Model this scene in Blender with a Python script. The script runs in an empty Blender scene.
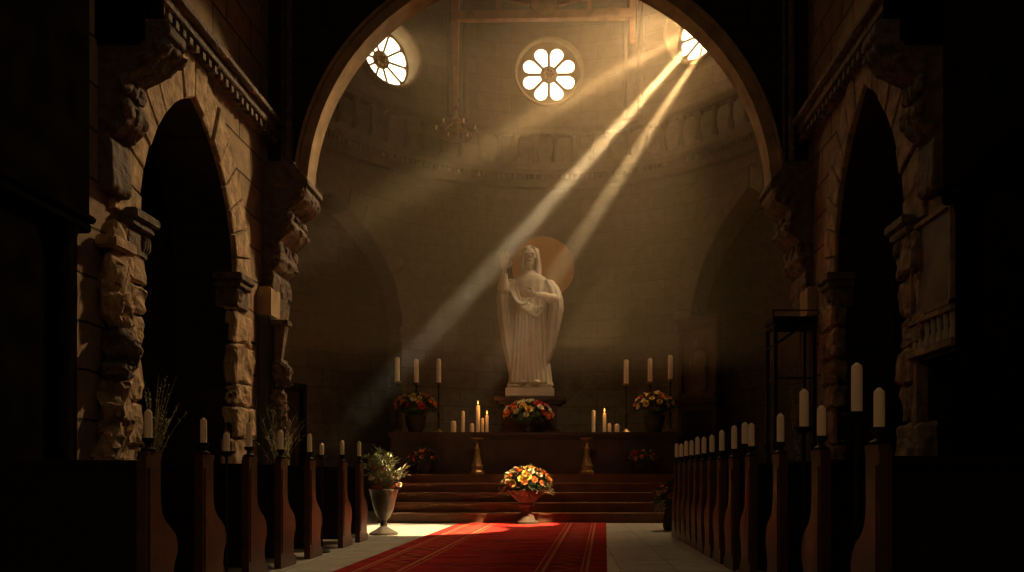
import bpy, bmesh, math, random
from mathutils import Vector, Matrix, geometry
random.seed(7)
PI = math.pi
S = bpy.context.scene
C = S.collection
sin, cos = math.sin, math.cos

# ------------------------------------------------------------------ materials
def new_mat(name):
    m = bpy.data.materials.new(name); m.use_nodes = True
    nt = m.node_tree
    return m, nt, nt.nodes['Principled BSDF']

def lk(nt, a, b): nt.links.new(a, b)

def plain(name, col, rough=.6, metal=0, var=.25, scale=6, bump=.15, spec=.3, sss=0, glowing=0, dist=.02):
    m, nt, b = new_mat(name)
    tc = nt.nodes.new('ShaderNodeTexCoord')
    n = nt.nodes.new('ShaderNodeTexNoise'); n.inputs['Scale'].default_value = scale; n.inputs['Detail'].default_value = 5
    lk(nt, tc.outputs['Object'], n.inputs['Vector'])
    r = nt.nodes.new('ShaderNodeValToRGB')
    r.color_ramp.elements[0].color = (*[c*(1-var) for c in col], 1)
    r.color_ramp.elements[1].color = (*[min(1, c*(1+var)) for c in col], 1)
    r.color_ramp.elements[0].position = .3; r.color_ramp.elements[1].position = .7
    lk(nt, n.outputs['Fac'], r.inputs['Fac']); lk(nt, r.outputs['Color'], b.inputs['Base Color'])
    b.inputs['Roughness'].default_value = rough; b.inputs['Metallic'].default_value = metal
    b.inputs['Specular IOR Level'].default_value = spec
    if sss:
        b.inputs['Subsurface Weight'].default_value = sss
        b.inputs['Subsurface Radius'].default_value = (.03, .015, .006)
    if bump:
        bp = nt.nodes.new('ShaderNodeBump'); bp.inputs['Strength'].default_value = bump; bp.inputs['Distance'].default_value = dist
        lk(nt, n.outputs['Fac'], bp.inputs['Height']); lk(nt, bp.outputs['Normal'], b.inputs['Normal'])
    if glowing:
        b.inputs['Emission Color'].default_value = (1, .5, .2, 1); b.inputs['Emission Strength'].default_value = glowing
    return m

def stone_mat(name, c1, c2, mortar, bw=.75, rh=.38, distort=.05, bump=.6, rough=.9, coord='UV', offset=.5, msize=.014, spec=.2):
    m, nt, b = new_mat(name)
    tc = nt.nodes.new('ShaderNodeTexCoord')
    n0 = nt.nodes.new('ShaderNodeTexNoise'); n0.inputs['Scale'].default_value = 1.7; n0.inputs['Detail'].default_value = 3
    lk(nt, tc.outputs[coord], n0.inputs['Vector'])
    sub = nt.nodes.new('ShaderNodeVectorMath'); sub.operation = 'SUBTRACT'; sub.inputs[1].default_value = (.5, .5, .5)
    lk(nt, n0.outputs['Color'], sub.inputs[0])
    sc = nt.nodes.new('ShaderNodeVectorMath'); sc.operation = 'SCALE'; sc.inputs['Scale'].default_value = distort
    lk(nt, sub.outputs[0], sc.inputs[0])
    ad = nt.nodes.new('ShaderNodeVectorMath'); ad.operation = 'ADD'
    lk(nt, tc.outputs[coord], ad.inputs[0]); lk(nt, sc.outputs[0], ad.inputs[1])
    br = nt.nodes.new('ShaderNodeTexBrick'); br.offset = offset
    br.inputs['Color1'].default_value = (*c1, 1); br.inputs['Color2'].default_value = (*c2, 1); br.inputs['Mortar'].default_value = (*mortar, 1)
    br.inputs['Scale'].default_value = 1; br.inputs['Mortar Size'].default_value = msize; br.inputs['Mortar Smooth'].default_value = .35
    br.inputs['Brick Width'].default_value = bw; br.inputs['Row Height'].default_value = rh; br.inputs['Bias'].default_value = 0
    lk(nt, ad.outputs[0], br.inputs['Vector'])
    n = nt.nodes.new('ShaderNodeTexNoise'); n.inputs['Scale'].default_value = 5; n.inputs['Detail'].default_value = 8; n.inputs['Roughness'].default_value = .65
    lk(nt, tc.outputs[coord], n.inputs['Vector'])
    mr = nt.nodes.new('ShaderNodeMapRange'); mr.inputs['From Min'].default_value = .25; mr.inputs['From Max'].default_value = .75
    mr.inputs['To Min'].default_value = .6; mr.inputs['To Max'].default_value = 1.25
    lk(nt, n.outputs['Fac'], mr.inputs['Value'])
    mx = nt.nodes.new('ShaderNodeVectorMath'); mx.operation = 'SCALE'
    lk(nt, br.outputs['Color'], mx.inputs[0]); lk(nt, mr.outputs['Result'], mx.inputs['Scale'])
    lk(nt, mx.outputs[0], b.inputs['Base Color'])
    b.inputs['Roughness'].default_value = rough; b.inputs['Specular IOR Level'].default_value = spec
    inv = nt.nodes.new('ShaderNodeMath'); inv.operation = 'MULTIPLY_ADD'; inv.inputs[1].default_value = -1.0
    lk(nt, br.outputs['Fac'], inv.inputs[0])
    half = nt.nodes.new('ShaderNodeMath'); half.operation = 'MULTIPLY'; half.inputs[1].default_value = .7
    lk(nt, n.outputs['Fac'], half.inputs[0]); lk(nt, half.outputs[0], inv.inputs[2])
    bp = nt.nodes.new('ShaderNodeBump'); bp.inputs['Strength'].default_value = bump; bp.inputs['Distance'].default_value = .03
    lk(nt, inv.outputs[0], bp.inputs['Height']); lk(nt, bp.outputs['Normal'], b.inputs['Normal'])
    return m

def glow(name, col, strength, see_through=False):
    m = bpy.data.materials.new(name); m.use_nodes = True
    nt = m.node_tree; nt.nodes.clear()
    o = nt.nodes.new('ShaderNodeOutputMaterial'); e = nt.nodes.new('ShaderNodeEmission')
    e.inputs['Color'].default_value = (*col, 1); e.inputs['Strength'].default_value = strength
    if see_through:
        t = nt.nodes.new('ShaderNodeBsdfTransparent'); a = nt.nodes.new('ShaderNodeAddShader')
        lk(nt, t.outputs[0], a.inputs[0]); lk(nt, e.outputs[0], a.inputs[1]); lk(nt, a.outputs[0], o.inputs['Surface'])
    else:
        lk(nt, e.outputs[0], o.inputs['Surface'])
    return m

def vol(name, col, density, aniso=0.2, fade=None):
    m = bpy.data.materials.new(name); m.use_nodes = True
    nt = m.node_tree; nt.nodes.clear()
    o = nt.nodes.new('ShaderNodeOutputMaterial'); v = nt.nodes.new('ShaderNodeVolumeScatter')
    v.inputs['Color'].default_value = (*col, 1); v.inputs['Density'].default_value = density; v.inputs['Anisotropy'].default_value = aniso
    lk(nt, v.outputs[0], o.inputs['Volume'])
    return m

M = {}
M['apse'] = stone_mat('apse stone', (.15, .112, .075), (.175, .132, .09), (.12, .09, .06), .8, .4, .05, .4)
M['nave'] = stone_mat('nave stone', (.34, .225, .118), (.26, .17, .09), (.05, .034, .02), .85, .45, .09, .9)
M['naver'] = stone_mat('nave stone dim side', (.25, .165, .09), (.19, .125, .068), (.04, .027, .016), .85, .45, .09, .9)  # right wall's shade mixed into a darker copy of nave stone
M['shaded'] = stone_mat('soot dark stone', (.035, .026, .018), (.028, .02, .014), (.015, .011, .008), .9, .5, .05)  # near-black colour stands in for stone the light misses
M['black'] = plain('pier stone in shade', (.008, .006, .004), 1.0, var=.4, scale=4, bump=.3, spec=0)  # shade of the backlit piers put into the base colour
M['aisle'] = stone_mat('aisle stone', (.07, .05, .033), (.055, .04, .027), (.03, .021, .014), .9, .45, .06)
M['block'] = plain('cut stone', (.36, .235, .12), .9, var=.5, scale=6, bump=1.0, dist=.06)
M['blockr'] = plain('cut stone dim side', (.24, .155, .082), .9, var=.5, scale=6, bump=1.0, dist=.06)  # darker copy of cut stone, weak light put into its colour
M['blockc'] = plain('chancel arch stone', (.36, .235, .115), .85, var=.3, scale=4, bump=.4)
M['apseblock'] = plain('apse cut stone', (.17, .125, .083), .9, var=.25, scale=4, bump=.4)
M['gallery'] = plain('gallery stone', (.125, .093, .063), .9, var=.25, scale=5, bump=.3)
M['corbel'] = plain('carved dark stone', (.12, .078, .044), .8, var=.45, scale=9, bump=1.0, dist=.05)
M['bluegrey'] = plain('grey shaft', (.06, .058, .046), .5, var=.2, scale=8, bump=.1)
M['reveal'] = plain('pale window stone', (.5, .4, .27), .8, var=.12, scale=5, bump=.2)
M['windowrim'] = plain('ochre window rim', (.36, .25, .13), .8, var=.12, scale=5, bump=.2)
M['wood'] = plain('dark oak', (.085, .036, .015), .38, var=.45, scale=5, bump=.1, spec=.5)
M['woodblack'] = plain('black oak', (.012, .007, .0045), .5, var=.4, scale=5, bump=.1)
M['rafter'] = plain('red brown timber', (.42, .17, .07), .7, var=.3, scale=5, bump=.2)
M['step'] = plain('brown step timber', (.2, .088, .038), .5, var=.25, scale=3, bump=.06)
M['altar'] = plain('altar timber', (.06, .031, .016), .55, var=.3, scale=3, bump=.06)
M['marble'] = plain('statue stone', (.52, .42, .30), .65, var=.1, scale=5, bump=.1)
M['gold'] = plain('gold leaf disc', (.8, .36, .1), .5, metal=.1, var=.12, scale=3, bump=.03)
M['brass'] = plain('aged brass', (.42, .25, .095), .4, metal=.75, var=.2, scale=8, bump=.1)
M['iron'] = plain('dark iron', (.035, .028, .022), .45, metal=.6, var=.3, scale=9, bump=.1)
M['bronze'] = plain('bronze lantern', (.26, .15, .06), .4, metal=.6, var=.3, scale=9, bump=.1)
M['urn'] = plain('weathered urn metal', (.09, .07, .05), .35, metal=.5, var=.3, scale=10, bump=.2)
M['terracotta'] = plain('stone urn', (.095, .062, .038), .7, var=.25, scale=8, bump=.3)
M['pot'] = plain('dark flower pot', (.045, .03, .02), .6, var=.3, scale=8, bump=.2)
M['wax'] = plain('cream wax', (.86, .67, .42), .5, var=.06, scale=5, bump=.05, sss=.25, glowing=.02)  # slight emission added so unlit candles stand out
M['wick'] = plain('burnt wick', (.02, .015, .01), .9, var=.2, bump=0)
M['leaf'] = plain('green leaf', (.06, .085, .03), .6, var=.4, scale=9, bump=0)
M['paleleaf'] = plain('grey green leaf', (.33, .34, .19), .7, var=.35, scale=9, bump=0)
M['twig'] = plain('dried twig', (.36, .31, .2), .8, var=.3, scale=9, bump=0)
FL = {}
for k, c in dict(cream=(.85, .72, .45), orange=(.85, .27, .07), red=(.6, .04, .035), yellow=(.85, .55, .12), pink=(.8, .3, .24)).items():
    FL[k] = plain(k + ' petal', c, .6, var=.15, scale=12, bump=0)
M['glass'] = glow('bright window glass', (1.0, .85, .56), 1.9, True)
M['flame'] = glow('candle flame', (1.0, .36, .07), 4)
M['canvas'] = plain('old canvas', (.12, .07, .035), .6, var=.6, scale=2.2, bump=.15)
M['relief'] = plain('relief carving', (.2, .13, .07), .7, var=.35, scale=6, bump=.3)
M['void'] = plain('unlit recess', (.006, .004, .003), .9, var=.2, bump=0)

def floor_mat():
    return stone_mat('pale floor tile', (.66, .59, .47), (.58, .52, .41), (.28, .23, .17), .5, .5, .01, .12, .35, 'Object', 0, .008, .4)

def carpet_mat():
    m, nt, b = new_mat('red runner weave')
    uv = nt.nodes.new('ShaderNodeUVMap'); sp = nt.nodes.new('ShaderNodeSeparateXYZ'); lk(nt, uv.outputs[0], sp.inputs[0])
    def mth(op, a, bb=None, cc=None):
        n = nt.nodes.new('ShaderNodeMath'); n.operation = op
        for i, x in enumerate((a, bb, cc)):
            if x is None: continue
            if isinstance(x, (int, float)): n.inputs[i].default_value = x
            else: lk(nt, x, n.inputs[i])
        return n.outputs[0]
    u = sp.outputs[0]; v = sp.outputs[1]
    d = mth('MINIMUM', u, mth('SUBTRACT', 1.0, u))          # distance from the edge, 0 to 0.5
    def line(at, w): return mth('LESS_THAN', mth('ABSOLUTE', mth('SUBTRACT', d, at)), w)
    lines = mth('MAXIMUM', mth('MAXIMUM', line(.075, .006), line(.095, .003)), mth('MAXIMUM', line(.235, .007), line(.262, .003)))
    # zig-zag guard between the border lines
    zz = mth('PINGPONG', mth('MULTIPLY', v, 1.0), .18)
    zig = mth('LESS_THAN', mth('ABSOLUTE', mth('SUBTRACT', d, mth('MULTIPLY_ADD', zz, .45, .125))), .011)
    zig = mth('MULTIPLY', zig, .55)
    # lozenge medallions down the middle
    cu = mth('ABSOLUTE', mth('SUBTRACT', u, .5)); cv = mth('ABSOLUTE', mth('SUBTRACT', mth('PINGPONG', v, .55), .275))
    dia = mth('MULTIPLY_ADD', cv, .6, cu)
    med = mth('MULTIPLY', mth('MAXIMUM', mth('LESS_THAN', mth('ABSOLUTE', mth('SUBTRACT', dia, .13)), .012), mth('LESS_THAN', dia, .03)), .45)
    fac = mth('MAXIMUM', lines, mth('MAXIMUM', zig, med))
    nz = nt.nodes.new('ShaderNodeTexNoise'); nz.inputs['Scale'].default_value = 3; nz.inputs['Detail'].default_value = 7
    lk(nt, uv.outputs[0], nz.inputs['Vector'])
    fac = mth('MULTIPLY', fac, mth('MULTIPLY_ADD', nz.outputs['Fac'], 1.2, .0))
    band = mth('GREATER_THAN', d, .235)
    base = nt.nodes.new('ShaderNodeMix'); base.data_type = 'RGBA'
    base.inputs[6].default_value = (.42, .028, .02, 1); base.inputs[7].default_value = (.5, .03, .022, 1); lk(nt, band, base.inputs[0])
    dark = nt.nodes.new('ShaderNodeMix'); dark.data_type = 'RGBA'; dark.inputs[7].default_value = (.2, .012, .012, 1)
    lk(nt, base.outputs[2], dark.inputs[6]); lk(nt, mth('MULTIPLY', mth('GREATER_THAN', nz.outputs['Fac'], .53), .6), dark.inputs[0])
    mx = nt.nodes.new('ShaderNodeMix'); mx.data_type = 'RGBA'; mx.inputs[7].default_value = (.62, .3, .13, 1)
    lk(nt, dark.outputs[2], mx.inputs[6]); lk(nt, fac, mx.inputs[0])
    lk(nt, mx.outputs[2], b.inputs['Base Color'])
    b.inputs['Roughness'].default_value = .95; b.inputs['Specular IOR Level'].default_value = .05
    n2 = nt.nodes.new('ShaderNodeTexNoise'); n2.inputs['Scale'].default_value = 90; lk(nt, uv.outputs[0], n2.inputs['Vector'])
    bp = nt.nodes.new('ShaderNodeBump'); bp.inputs['Strength'].default_value = .3; bp.inputs['Distance'].default_value = .01
    lk(nt, n2.outputs['Fac'], bp.inputs['Height']); lk(nt, bp.outputs['Normal'], b.inputs['Normal'])
    return m

# ------------------------------------------------------------------ mesh helpers
def rot_to(d):
    d = Vector(d).normalized()
    return d.to_track_quat('Z', 'Y').to_matrix()

class MB:
    def __init__(s): s.bm = bmesh.new()
    def box(s, x0, x1, y0, y1, z0, z1, bev=0):
        mt = Matrix.Translation(((x0+x1)/2, (y0+y1)/2, (z0+z1)/2)) @ Matrix.Diagonal((x1-x0, y1-y0, z1-z0, 1))
        r = bmesh.ops.create_cube(s.bm, size=1, matrix=mt)
        if bev:
            es = list({e for v in r['verts'] for e in v.link_edges})
            bmesh.ops.bevel(s.bm, geom=es, offset=bev, segments=2, affect='EDGES')
        return s
    def bar(s, a, b, w, h=None, w2=None):       # square bar between two points
        a, b = Vector(a), Vector(b); h = h or w; R = rot_to(b-a); L = (b-a).length
        w2 = w2 or 1
        vs = []
        for z, k in ((0, 1), (L, w2)):
            for sx, sy in ((-1, -1), (1, -1), (1, 1), (-1, 1)):
                vs.append(s.bm.verts.new(a + R @ Vector((sx*w*k/2, sy*h*k/2, z))))
        q = vs
        for f in ((3, 2, 1, 0), (4, 5, 6, 7), (0, 1, 5, 4), (1, 2, 6, 5), (2, 3, 7, 6), (3, 0, 4, 7)): s.bm.faces.new([q[i] for i in f])
        return s
    def tube(s, pts, rad, n=8, cap=True):
        pts = [Vector(p) for p in pts]
        rads = rad if isinstance(rad, (list, tuple)) else [rad]*len(pts)
        rings = []
        ref = None
        for i, p in enumerate(pts):
            d = (pts[min(i+1, len(pts)-1)] - pts[max(i-1, 0)])
            if d.length < 1e-9: d = Vector((0, 0, 1))
            d.normalize()
            if ref is None:
                ref = Vector((1, 0, 0)) if abs(d.x) < .8 else Vector((0, 1, 0))
            x = (ref - d*ref.dot(d)).normalized(); y = d.cross(x); ref = x
            rings.append([s.bm.verts.new(p + (x*cos(2*PI*k/n) + y*sin(2*PI*k/n))*rads[i]) for k in range(n)])
        for a, b in zip(rings, rings[1:]):
            for k in range(n): s.bm.faces.new((a[k], a[(k+1) % n], b[(k+1) % n], b[k]))
        if cap:
            s.bm.faces.new(rings[0][::-1]); s.bm.faces.new(rings[-1])
        return s
    def lathe(s, prof, n=20, c=(0, 0, 0), sy=1.0, lobes=0, amp=0):
        c = Vector(c); rings = []
        for r, z in prof:
            r = max(r, .0008)
            rings.append([s.bm.verts.new(c + Vector((r*(1+amp*cos(lobes*2*PI*k/n))*cos(2*PI*k/n), sy*r*(1+amp*cos(lobes*2*PI*k/n))*sin(2*PI*k/n), z))) for k in range(n)])
        for a, b in zip(rings, rings[1:]):
            for k in range(n): s.bm.faces.new((a[k], a[(k+1) % n], b[(k+1) % n], b[k]))
        s.bm.faces.new(rings[0][::-1]); s.bm.faces.new(rings[-1])
        return s
    def ell(s, c, r, sub=2, rot=None):
        mt = Matrix.Translation(c) @ (rot.to_4x4() if rot else Matrix()) @ Matrix.Diagonal((*r, 1))
        bmesh.ops.create_icosphere(s.bm, subdivisions=sub, radius=1, matrix=mt)
        return s
    def prism(s, poly, f0, f1):                 # poly of 2D points, f0/f1 map a 2D point to each end
        a = [s.bm.verts.new(f0(*p)) for p in poly]; b = [s.bm.verts.new(f1(*p)) for p in poly]
        n = len(poly)
        s.bm.faces.new(a[::-1]); s.bm.faces.new(b)
        for k in range(n): s.bm.faces.new((a[k], a[(k+1) % n], b[(k+1) % n], b[k]))
        return s
    def quad(s, *p): s.bm.faces.new([s.bm.verts.new(Vector(q)) for q in p]); return s
    def build(s, name, mat, parent=None, smooth=False, loc=None, fix=True):
        if fix: bmesh.ops.recalc_face_normals(s.bm, faces=s.bm.faces[:])
        me = bpy.data.meshes.new(name); s.bm.to_mesh(me); s.bm.free()
        if smooth:
            me.polygons.foreach_set('use_smooth', [True]*len(me.polygons))
            try: me.set_sharp_from_angle(angle=.7)
            except Exception: pass
        me.materials.append(mat)
        o = bpy.data.objects.new(name, me); C.objects.link(o)
        if parent: o.parent = parent
        if loc: o.location = loc
        return o

def tag(o, label=None, cat=None, group=None, kind=None):
    if label: o['label'] = label
    if cat: o['category'] = cat
    if group: o['group'] = group
    if kind: o['kind'] = kind
    return o
def struct(o): o['kind'] = 'structure'; return o
def empty(name, loc, rz=0, **k):
    o = bpy.data.objects.new(name, None); C.objects.link(o); o.location = loc; o.rotation_euler = (0, 0, rz)
    o.empty_display_size = .1
    return tag(o, **k)
def copy_tree(o, parent=None):
    c = o.copy(); C.objects.link(c)
    if parent: c.parent = parent
    for ch in list(o.children): copy_tree(ch, c)
    return c

def arch_pts(cx, a, spring, rise, n=14):
    """pointed or round arch, from the near foot over the top to the far foot"""
    c = (rise*rise - a*a)/(2*a); R = c + a; te = math.atan2(rise, -c) if False else math.acos(max(-1, min(1, c/R)))
    L = [(cx + c - R*cos(te*i/n), spring + R*sin(te*i/n)) for i in range(n+1)]
    return L + [(2*cx - x, z) for x, z in L[::-1][1:]]
def arch_ring(cx, a, spring, rise, band, n):
    """wedge quads (inner0, outer0, outer1, inner1)"""
    c = (rise*rise - a*a)/(2*a); R = c + a; ti = math.acos(c/R); Ro = R + band; to = math.acos(c/Ro)
    out = []
    P = lambda rr, t: (cx + c - rr*cos(t), spring + rr*sin(t))
    for i in range(n):
        t0, t1 = i/n, (i+1)/n
        q = [P(R, ti*t0), P(Ro, to*t0), P(Ro, to*t1), P(R, ti*t1)]
        out.append(q); out.append([(2*cx - x, z) for x, z in q][::-1])
    return out

def in_poly(x, y, P):
    r = False; j = len(P)-1
    for i in range(len(P)):
        xi, yi = P[i]; xj, yj = P[j]
        if (yi > y) != (yj > y) and x < (xj-xi)*(y-yi)/(yj-yi)+xi: r = not r
        j = i
    return r

def resample(P, step):
    out = []
    for i, p in enumerate(P):
        q = P[(i+1) % len(P)]; L = math.dist(p, q); n = max(1, math.ceil(L/step))
        out += [(p[0]+(q[0]-p[0])*k/n, p[1]+(q[1]-p[1])*k/n) for k in range(n)]
    return out

def holed(outline, holes, thick, mapf, step=.5, grid=True, side=0):
    """slab with holes; (u, v) outline mapped into space by mapf(u, v, depth)"""
    loops = [resample(outline, step)] + [resample(h, step) for h in holes]
    pts, edges = [], []
    for Lp in loops:
        b = len(pts); pts += Lp; edges += [(b+i, b+(i+1) % len(Lp)) for i in range(len(Lp))]
    if grid:
        xs = [p[0] for p in outline]; ys = [p[1] for p in outline]
        nb = len(pts); bnd = pts[:nb]
        nx = int((max(xs)-min(xs))/step); ny = int((max(ys)-min(ys))/step)
        for i in range(1, nx):
            for j in range(1, ny):
                p = (min(xs)+(max(xs)-min(xs))*i/nx, min(ys)+(max(ys)-min(ys))*j/ny)
                if not in_poly(*p, loops[0]) or any(in_poly(*p, h) for h in loops[1:]): continue
                if any(abs(p[0]-q[0]) < step*.3 and abs(p[1]-q[1]) < step*.3 for q in bnd): continue
                pts.append(p)
    r = geometry.delaunay_2d_cdt([Vector(p) for p in pts], edges, [], 0, 1e-5)
    V, F = r[0], r[2]
    tris = []
    for f in F:
        cx = sum(V[i][0] for i in f)/len(f); cy = sum(V[i][1] for i in f)/len(f)
        if in_poly(cx, cy, loops[0]) and not any(in_poly(cx, cy, h) for h in loops[1:]): tris.append(f)
    m = MB(); bm = m.bm; uv = bm.loops.layers.uv.new('UVMap')
    fr = [bm.verts.new(mapf(v[0], v[1], 0)) for v in V]; bk = [bm.verts.new(mapf(v[0], v[1], thick)) for v in V]
    cnt = {}
    def face(vs, uvs, mi=0):
        try: f = bm.faces.new(vs)
        except ValueError: return
        f.material_index = mi
        for l, t in zip(f.loops, uvs): l[uv].uv = t
    for f in tris:
        face([fr[i] for i in f], [tuple(V[i]) for i in f]); face([bk[i] for i in reversed(f)], [tuple(V[i]) for i in reversed(f)])
        for a, b in zip(f, f[1:]+f[:1]): cnt[(min(a, b), max(a, b))] = cnt.get((min(a, b), max(a, b)), 0)+1
    for (a, b), k in cnt.items():
        if k == 1:
            A, B = V[a], V[b]
            face([fr[a], fr[b], bk[b], bk[a]], [(A[0], A[1]), (B[0], B[1]), (B[0]+thick, B[1]), (A[0]+thick, A[1])], side)
    bmesh.ops.delete(bm, geom=[v for v in bm.verts if not v.link_faces], context='VERTS')
    return m

def wedges(quads, mapf, out0, out1, gap=.012, jitter=.02):
    """voussoirs: each quad a block from depth out0 to about out1"""
    m = MB()
    for q in quads:
        cx = sum(p[0] for p in q)/4; cy = sum(p[1] for p in q)/4
        k = 1 - gap/.25
        q = [(cx+(x-cx)*k, cy+(y-cy)*k) for x, y in q]
        o = out1 + random.uniform(-jitter, jitter)
        qi = [(cx+(x-cx)*.93, cy+(y-cy)*.93) for x, y in q]
        a = [m.bm.verts.new(mapf(*p, out0)) for p in q]; b = [m.bm.verts.new(mapf(*p, o*.75)) for p in q]; c = [m.bm.verts.new(mapf(*p, o)) for p in qi]
        m.bm.faces.new(a); m.bm.faces.new(c)
        for A, B in ((a, b), (b, c)):
            for i in range(4): m.bm.faces.new((A[i], A[(i+1) % 4], B[(i+1) % 4], B[i]))
    return m

def rough(bm, amp, scale=3.0, seed=0):
    from mathutils import noise
    for v in bm.verts:
        p = v.co*scale + Vector((seed*7.3, seed*3.1, 0))
        v.co += noise.noise_vector(p)*amp

# ------------------------------------------------------------------ layout constants (metres; camera eye at the origin of X/Y)
EYE = .86
XL, XR = -4.4, 3.6              # nave side walls
YC, TC = 12.6, .3               # chancel arch wall
AX, AY, AR = -.45, 14.5, 5.2    # round apse
AT = .6
def apse(u, v, t): a = u/AR; return Vector((AX+(AR+t)*sin(a), AY+(AR+t)*cos(a), v))

# ------------------------------------------------------------------ setting
m = MB(); m.box(-9, 8, -4, 22, -.2, 0)
struct(m.build('floor', floor_mat()))

SPR = 3.42
def side_wall(sgn):
    X = XL if sgn < 0 else XR
    mp = lambda u, v, t: Vector((X + sgn*t, u, v))
    cy, a, rise = (9.98, 1.25, 1.85) if sgn < 0 else (10.1, 1.13, 2.05)
    hole = [(cy-a, -.05)] + arch_pts(cy, a, SPR, rise) + [(cy+a, -.05)]
    holes = [hole]
    if sgn > 0: holes.append([(7.75, -.05), (7.75, 2.0), (8.55, 2.0), (8.55, -.05)])
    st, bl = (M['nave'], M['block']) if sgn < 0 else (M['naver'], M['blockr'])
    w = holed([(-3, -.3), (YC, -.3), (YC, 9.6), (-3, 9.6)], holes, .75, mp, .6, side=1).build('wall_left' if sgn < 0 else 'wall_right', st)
    w.data.materials.append(M['shaded'])  # dark second colour paints the shade inside the arch reveals
    struct(w)
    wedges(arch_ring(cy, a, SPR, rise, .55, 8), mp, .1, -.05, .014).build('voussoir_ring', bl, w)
    # jamb quoins, irregular rough blocks
    q = MB()
    for side in (-1, 1):
        z = .05; k = 0
        while z < SPR-.15:
            h = random.uniform(.28, .62); h = min(h, SPR-.1-z)
            wd = random.choice((.36, .62, .48)); e = cy + side*(a - random.uniform(.0, .07))
            y0, y1 = sorted((e, e + side*wd)); d = random.uniform(.05, .12)
            x0, x1 = sorted((X + sgn*.12, X - sgn*d))
            b = bmesh.ops.create_cube(q.bm, size=1, matrix=Matrix.Translation(((x0+x1)/2, (y0+y1)/2, z+h/2)) @ Matrix.Diagonal((x1-x0, y1-y0, h-.02, 1)))
            es = list({ed for v in b['verts'] for ed in v.link_edges})
            bmesh.ops.bevel(q.bm, geom=es, offset=.03, segments=1, affect='EDGES')
            z += h
    bmesh.ops.subdivide_edges(q.bm, edges=[e for e in q.bm.edges if e.calc_length() > .1], cuts=5, use_grid_fill=True)
    rough(q.bm, .04, 4, sgn); rough(q.bm, .022, 13, sgn); rough(q.bm, .01, 31, sgn)
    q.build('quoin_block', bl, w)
    # impost band and small capitals at the springing
    for side in (-1, 1):
        e = cy + side*a
        c = MB()
        x0 = X - sgn*.16
        for (zz, hh, pr) in ((SPR-.02, .1, .15), (SPR-.1, .08, .11), (SPR-.36, .26, .06)):
            xs = sorted((X+sgn*.2, X - sgn*(pr+.03))); ys = sorted((e + side*.35, e - side*pr))
            c.box(xs[0], xs[1], ys[0], ys[1], zz, zz+hh, .015)
        for k in range(3):
            c.ell((X - sgn*.08, e - side*(.05-.05*k), SPR-.2), (.05, .035, .12), 1)
        c.build('impost_capital', M['corbel'], w)
    # cornice
    c = MB()
    for zz, hh, pr in ((5.72, .1, .1), (5.82, .12, .2), (5.94, .08, .28)):
        xs = sorted((X+sgn*.05, X - sgn*pr)); c.box(xs[0], xs[1], 8.3, YC-.02, zz, zz+hh, .01)
    y = 8.4
    while y < YC-.1:
        xs = sorted((X, X - sgn*.17)); c.box(xs[0], xs[1], y, y+.08, 5.72, 5.8); y += .17
    c.build('trim_1' if sgn < 0 else 'trim_2', M['corbel'], w)
    return w
WL = side_wall(-1); WR = side_wall(1)

# aisles behind the side arches
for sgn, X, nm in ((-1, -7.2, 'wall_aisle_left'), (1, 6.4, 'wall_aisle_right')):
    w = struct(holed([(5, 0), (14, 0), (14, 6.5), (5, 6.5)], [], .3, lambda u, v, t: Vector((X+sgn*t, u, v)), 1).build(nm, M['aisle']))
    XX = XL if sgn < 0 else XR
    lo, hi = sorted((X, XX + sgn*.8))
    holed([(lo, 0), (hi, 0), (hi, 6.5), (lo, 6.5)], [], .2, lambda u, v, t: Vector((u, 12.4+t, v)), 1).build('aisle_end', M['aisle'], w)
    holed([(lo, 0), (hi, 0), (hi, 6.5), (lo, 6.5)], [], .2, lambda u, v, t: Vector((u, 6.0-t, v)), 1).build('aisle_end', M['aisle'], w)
    b = MB(); b.box(lo, hi, 6, 12.6, 6.5, 6.7); b.build('aisle_ceiling', M['shaded'], w)

# chancel arch wall
ACX, AA, ASPR = -.38, 3.5, 4.98
mpc = lambda u, v, t: Vector((u, YC+t, v))
JL, JR = -4.3, 3.56
hole = [(JL, -.05), (JL, ASPR)] + arch_pts(ACX, AA, ASPR, AA+.02, 22) + [(JR, ASPR), (JR, -.05)]
wc = struct(holed([(-9, -.3), (8, -.3), (8, 12.3), (-9, 12.3)], [hole], TC, mpc, .6).build('wall_chancel', M['shaded']))
ring = MB()
def ringband(mb, r0, r1, y0, y1, n=44):
    prev = None
    for i in range(n+1):
        t = PI*i/n
        q = [mb.bm.verts.new((ACX - r*cos(t), y, ASPR + r*sin(t))) for r, y in ((r0, y0), (r1, y0), (r1, y1), (r0, y1))]
        if prev:
            for k in range(4): mb.bm.faces.new((prev[k], prev[(k+1) % 4], q[(k+1) % 4], q[k]))
        else: mb.bm.faces.new(q)
        prev = q
    mb.bm.faces.new(prev)
ringband(ring, AA-.07, AA+.07, YC-.06, YC+TC+.02)
ringband(ring, AA+.07, AA+.12, YC-.12, YC+.1)
ring.build('arch_moulding', M['blockc'], wc, True)
for X in (-4.06, 3.33):
    c = MB(); c.tube([(X, YC-.1, 5.2), (X, YC-.1, 9.55)], .055, 10); c.tube([(X-.1, YC-.06, 5.2), (X-.1, YC-.06, 9.55)], .03, 8)
    c.build('colonnette', M['corbel'], wc, True)

# nave ceiling and the wall behind the viewpoint
m = MB(); m.box(-7.4, 6.6, -4, YC+.1, 9.6, 9.8); struct(m.build('ceiling_nave', M['shaded']))
m = MB(); m.box(-7.4, 6.6, -4.3, -4, 0, 9.8); struct(m.build('wall_back', M['shaded']))

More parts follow.
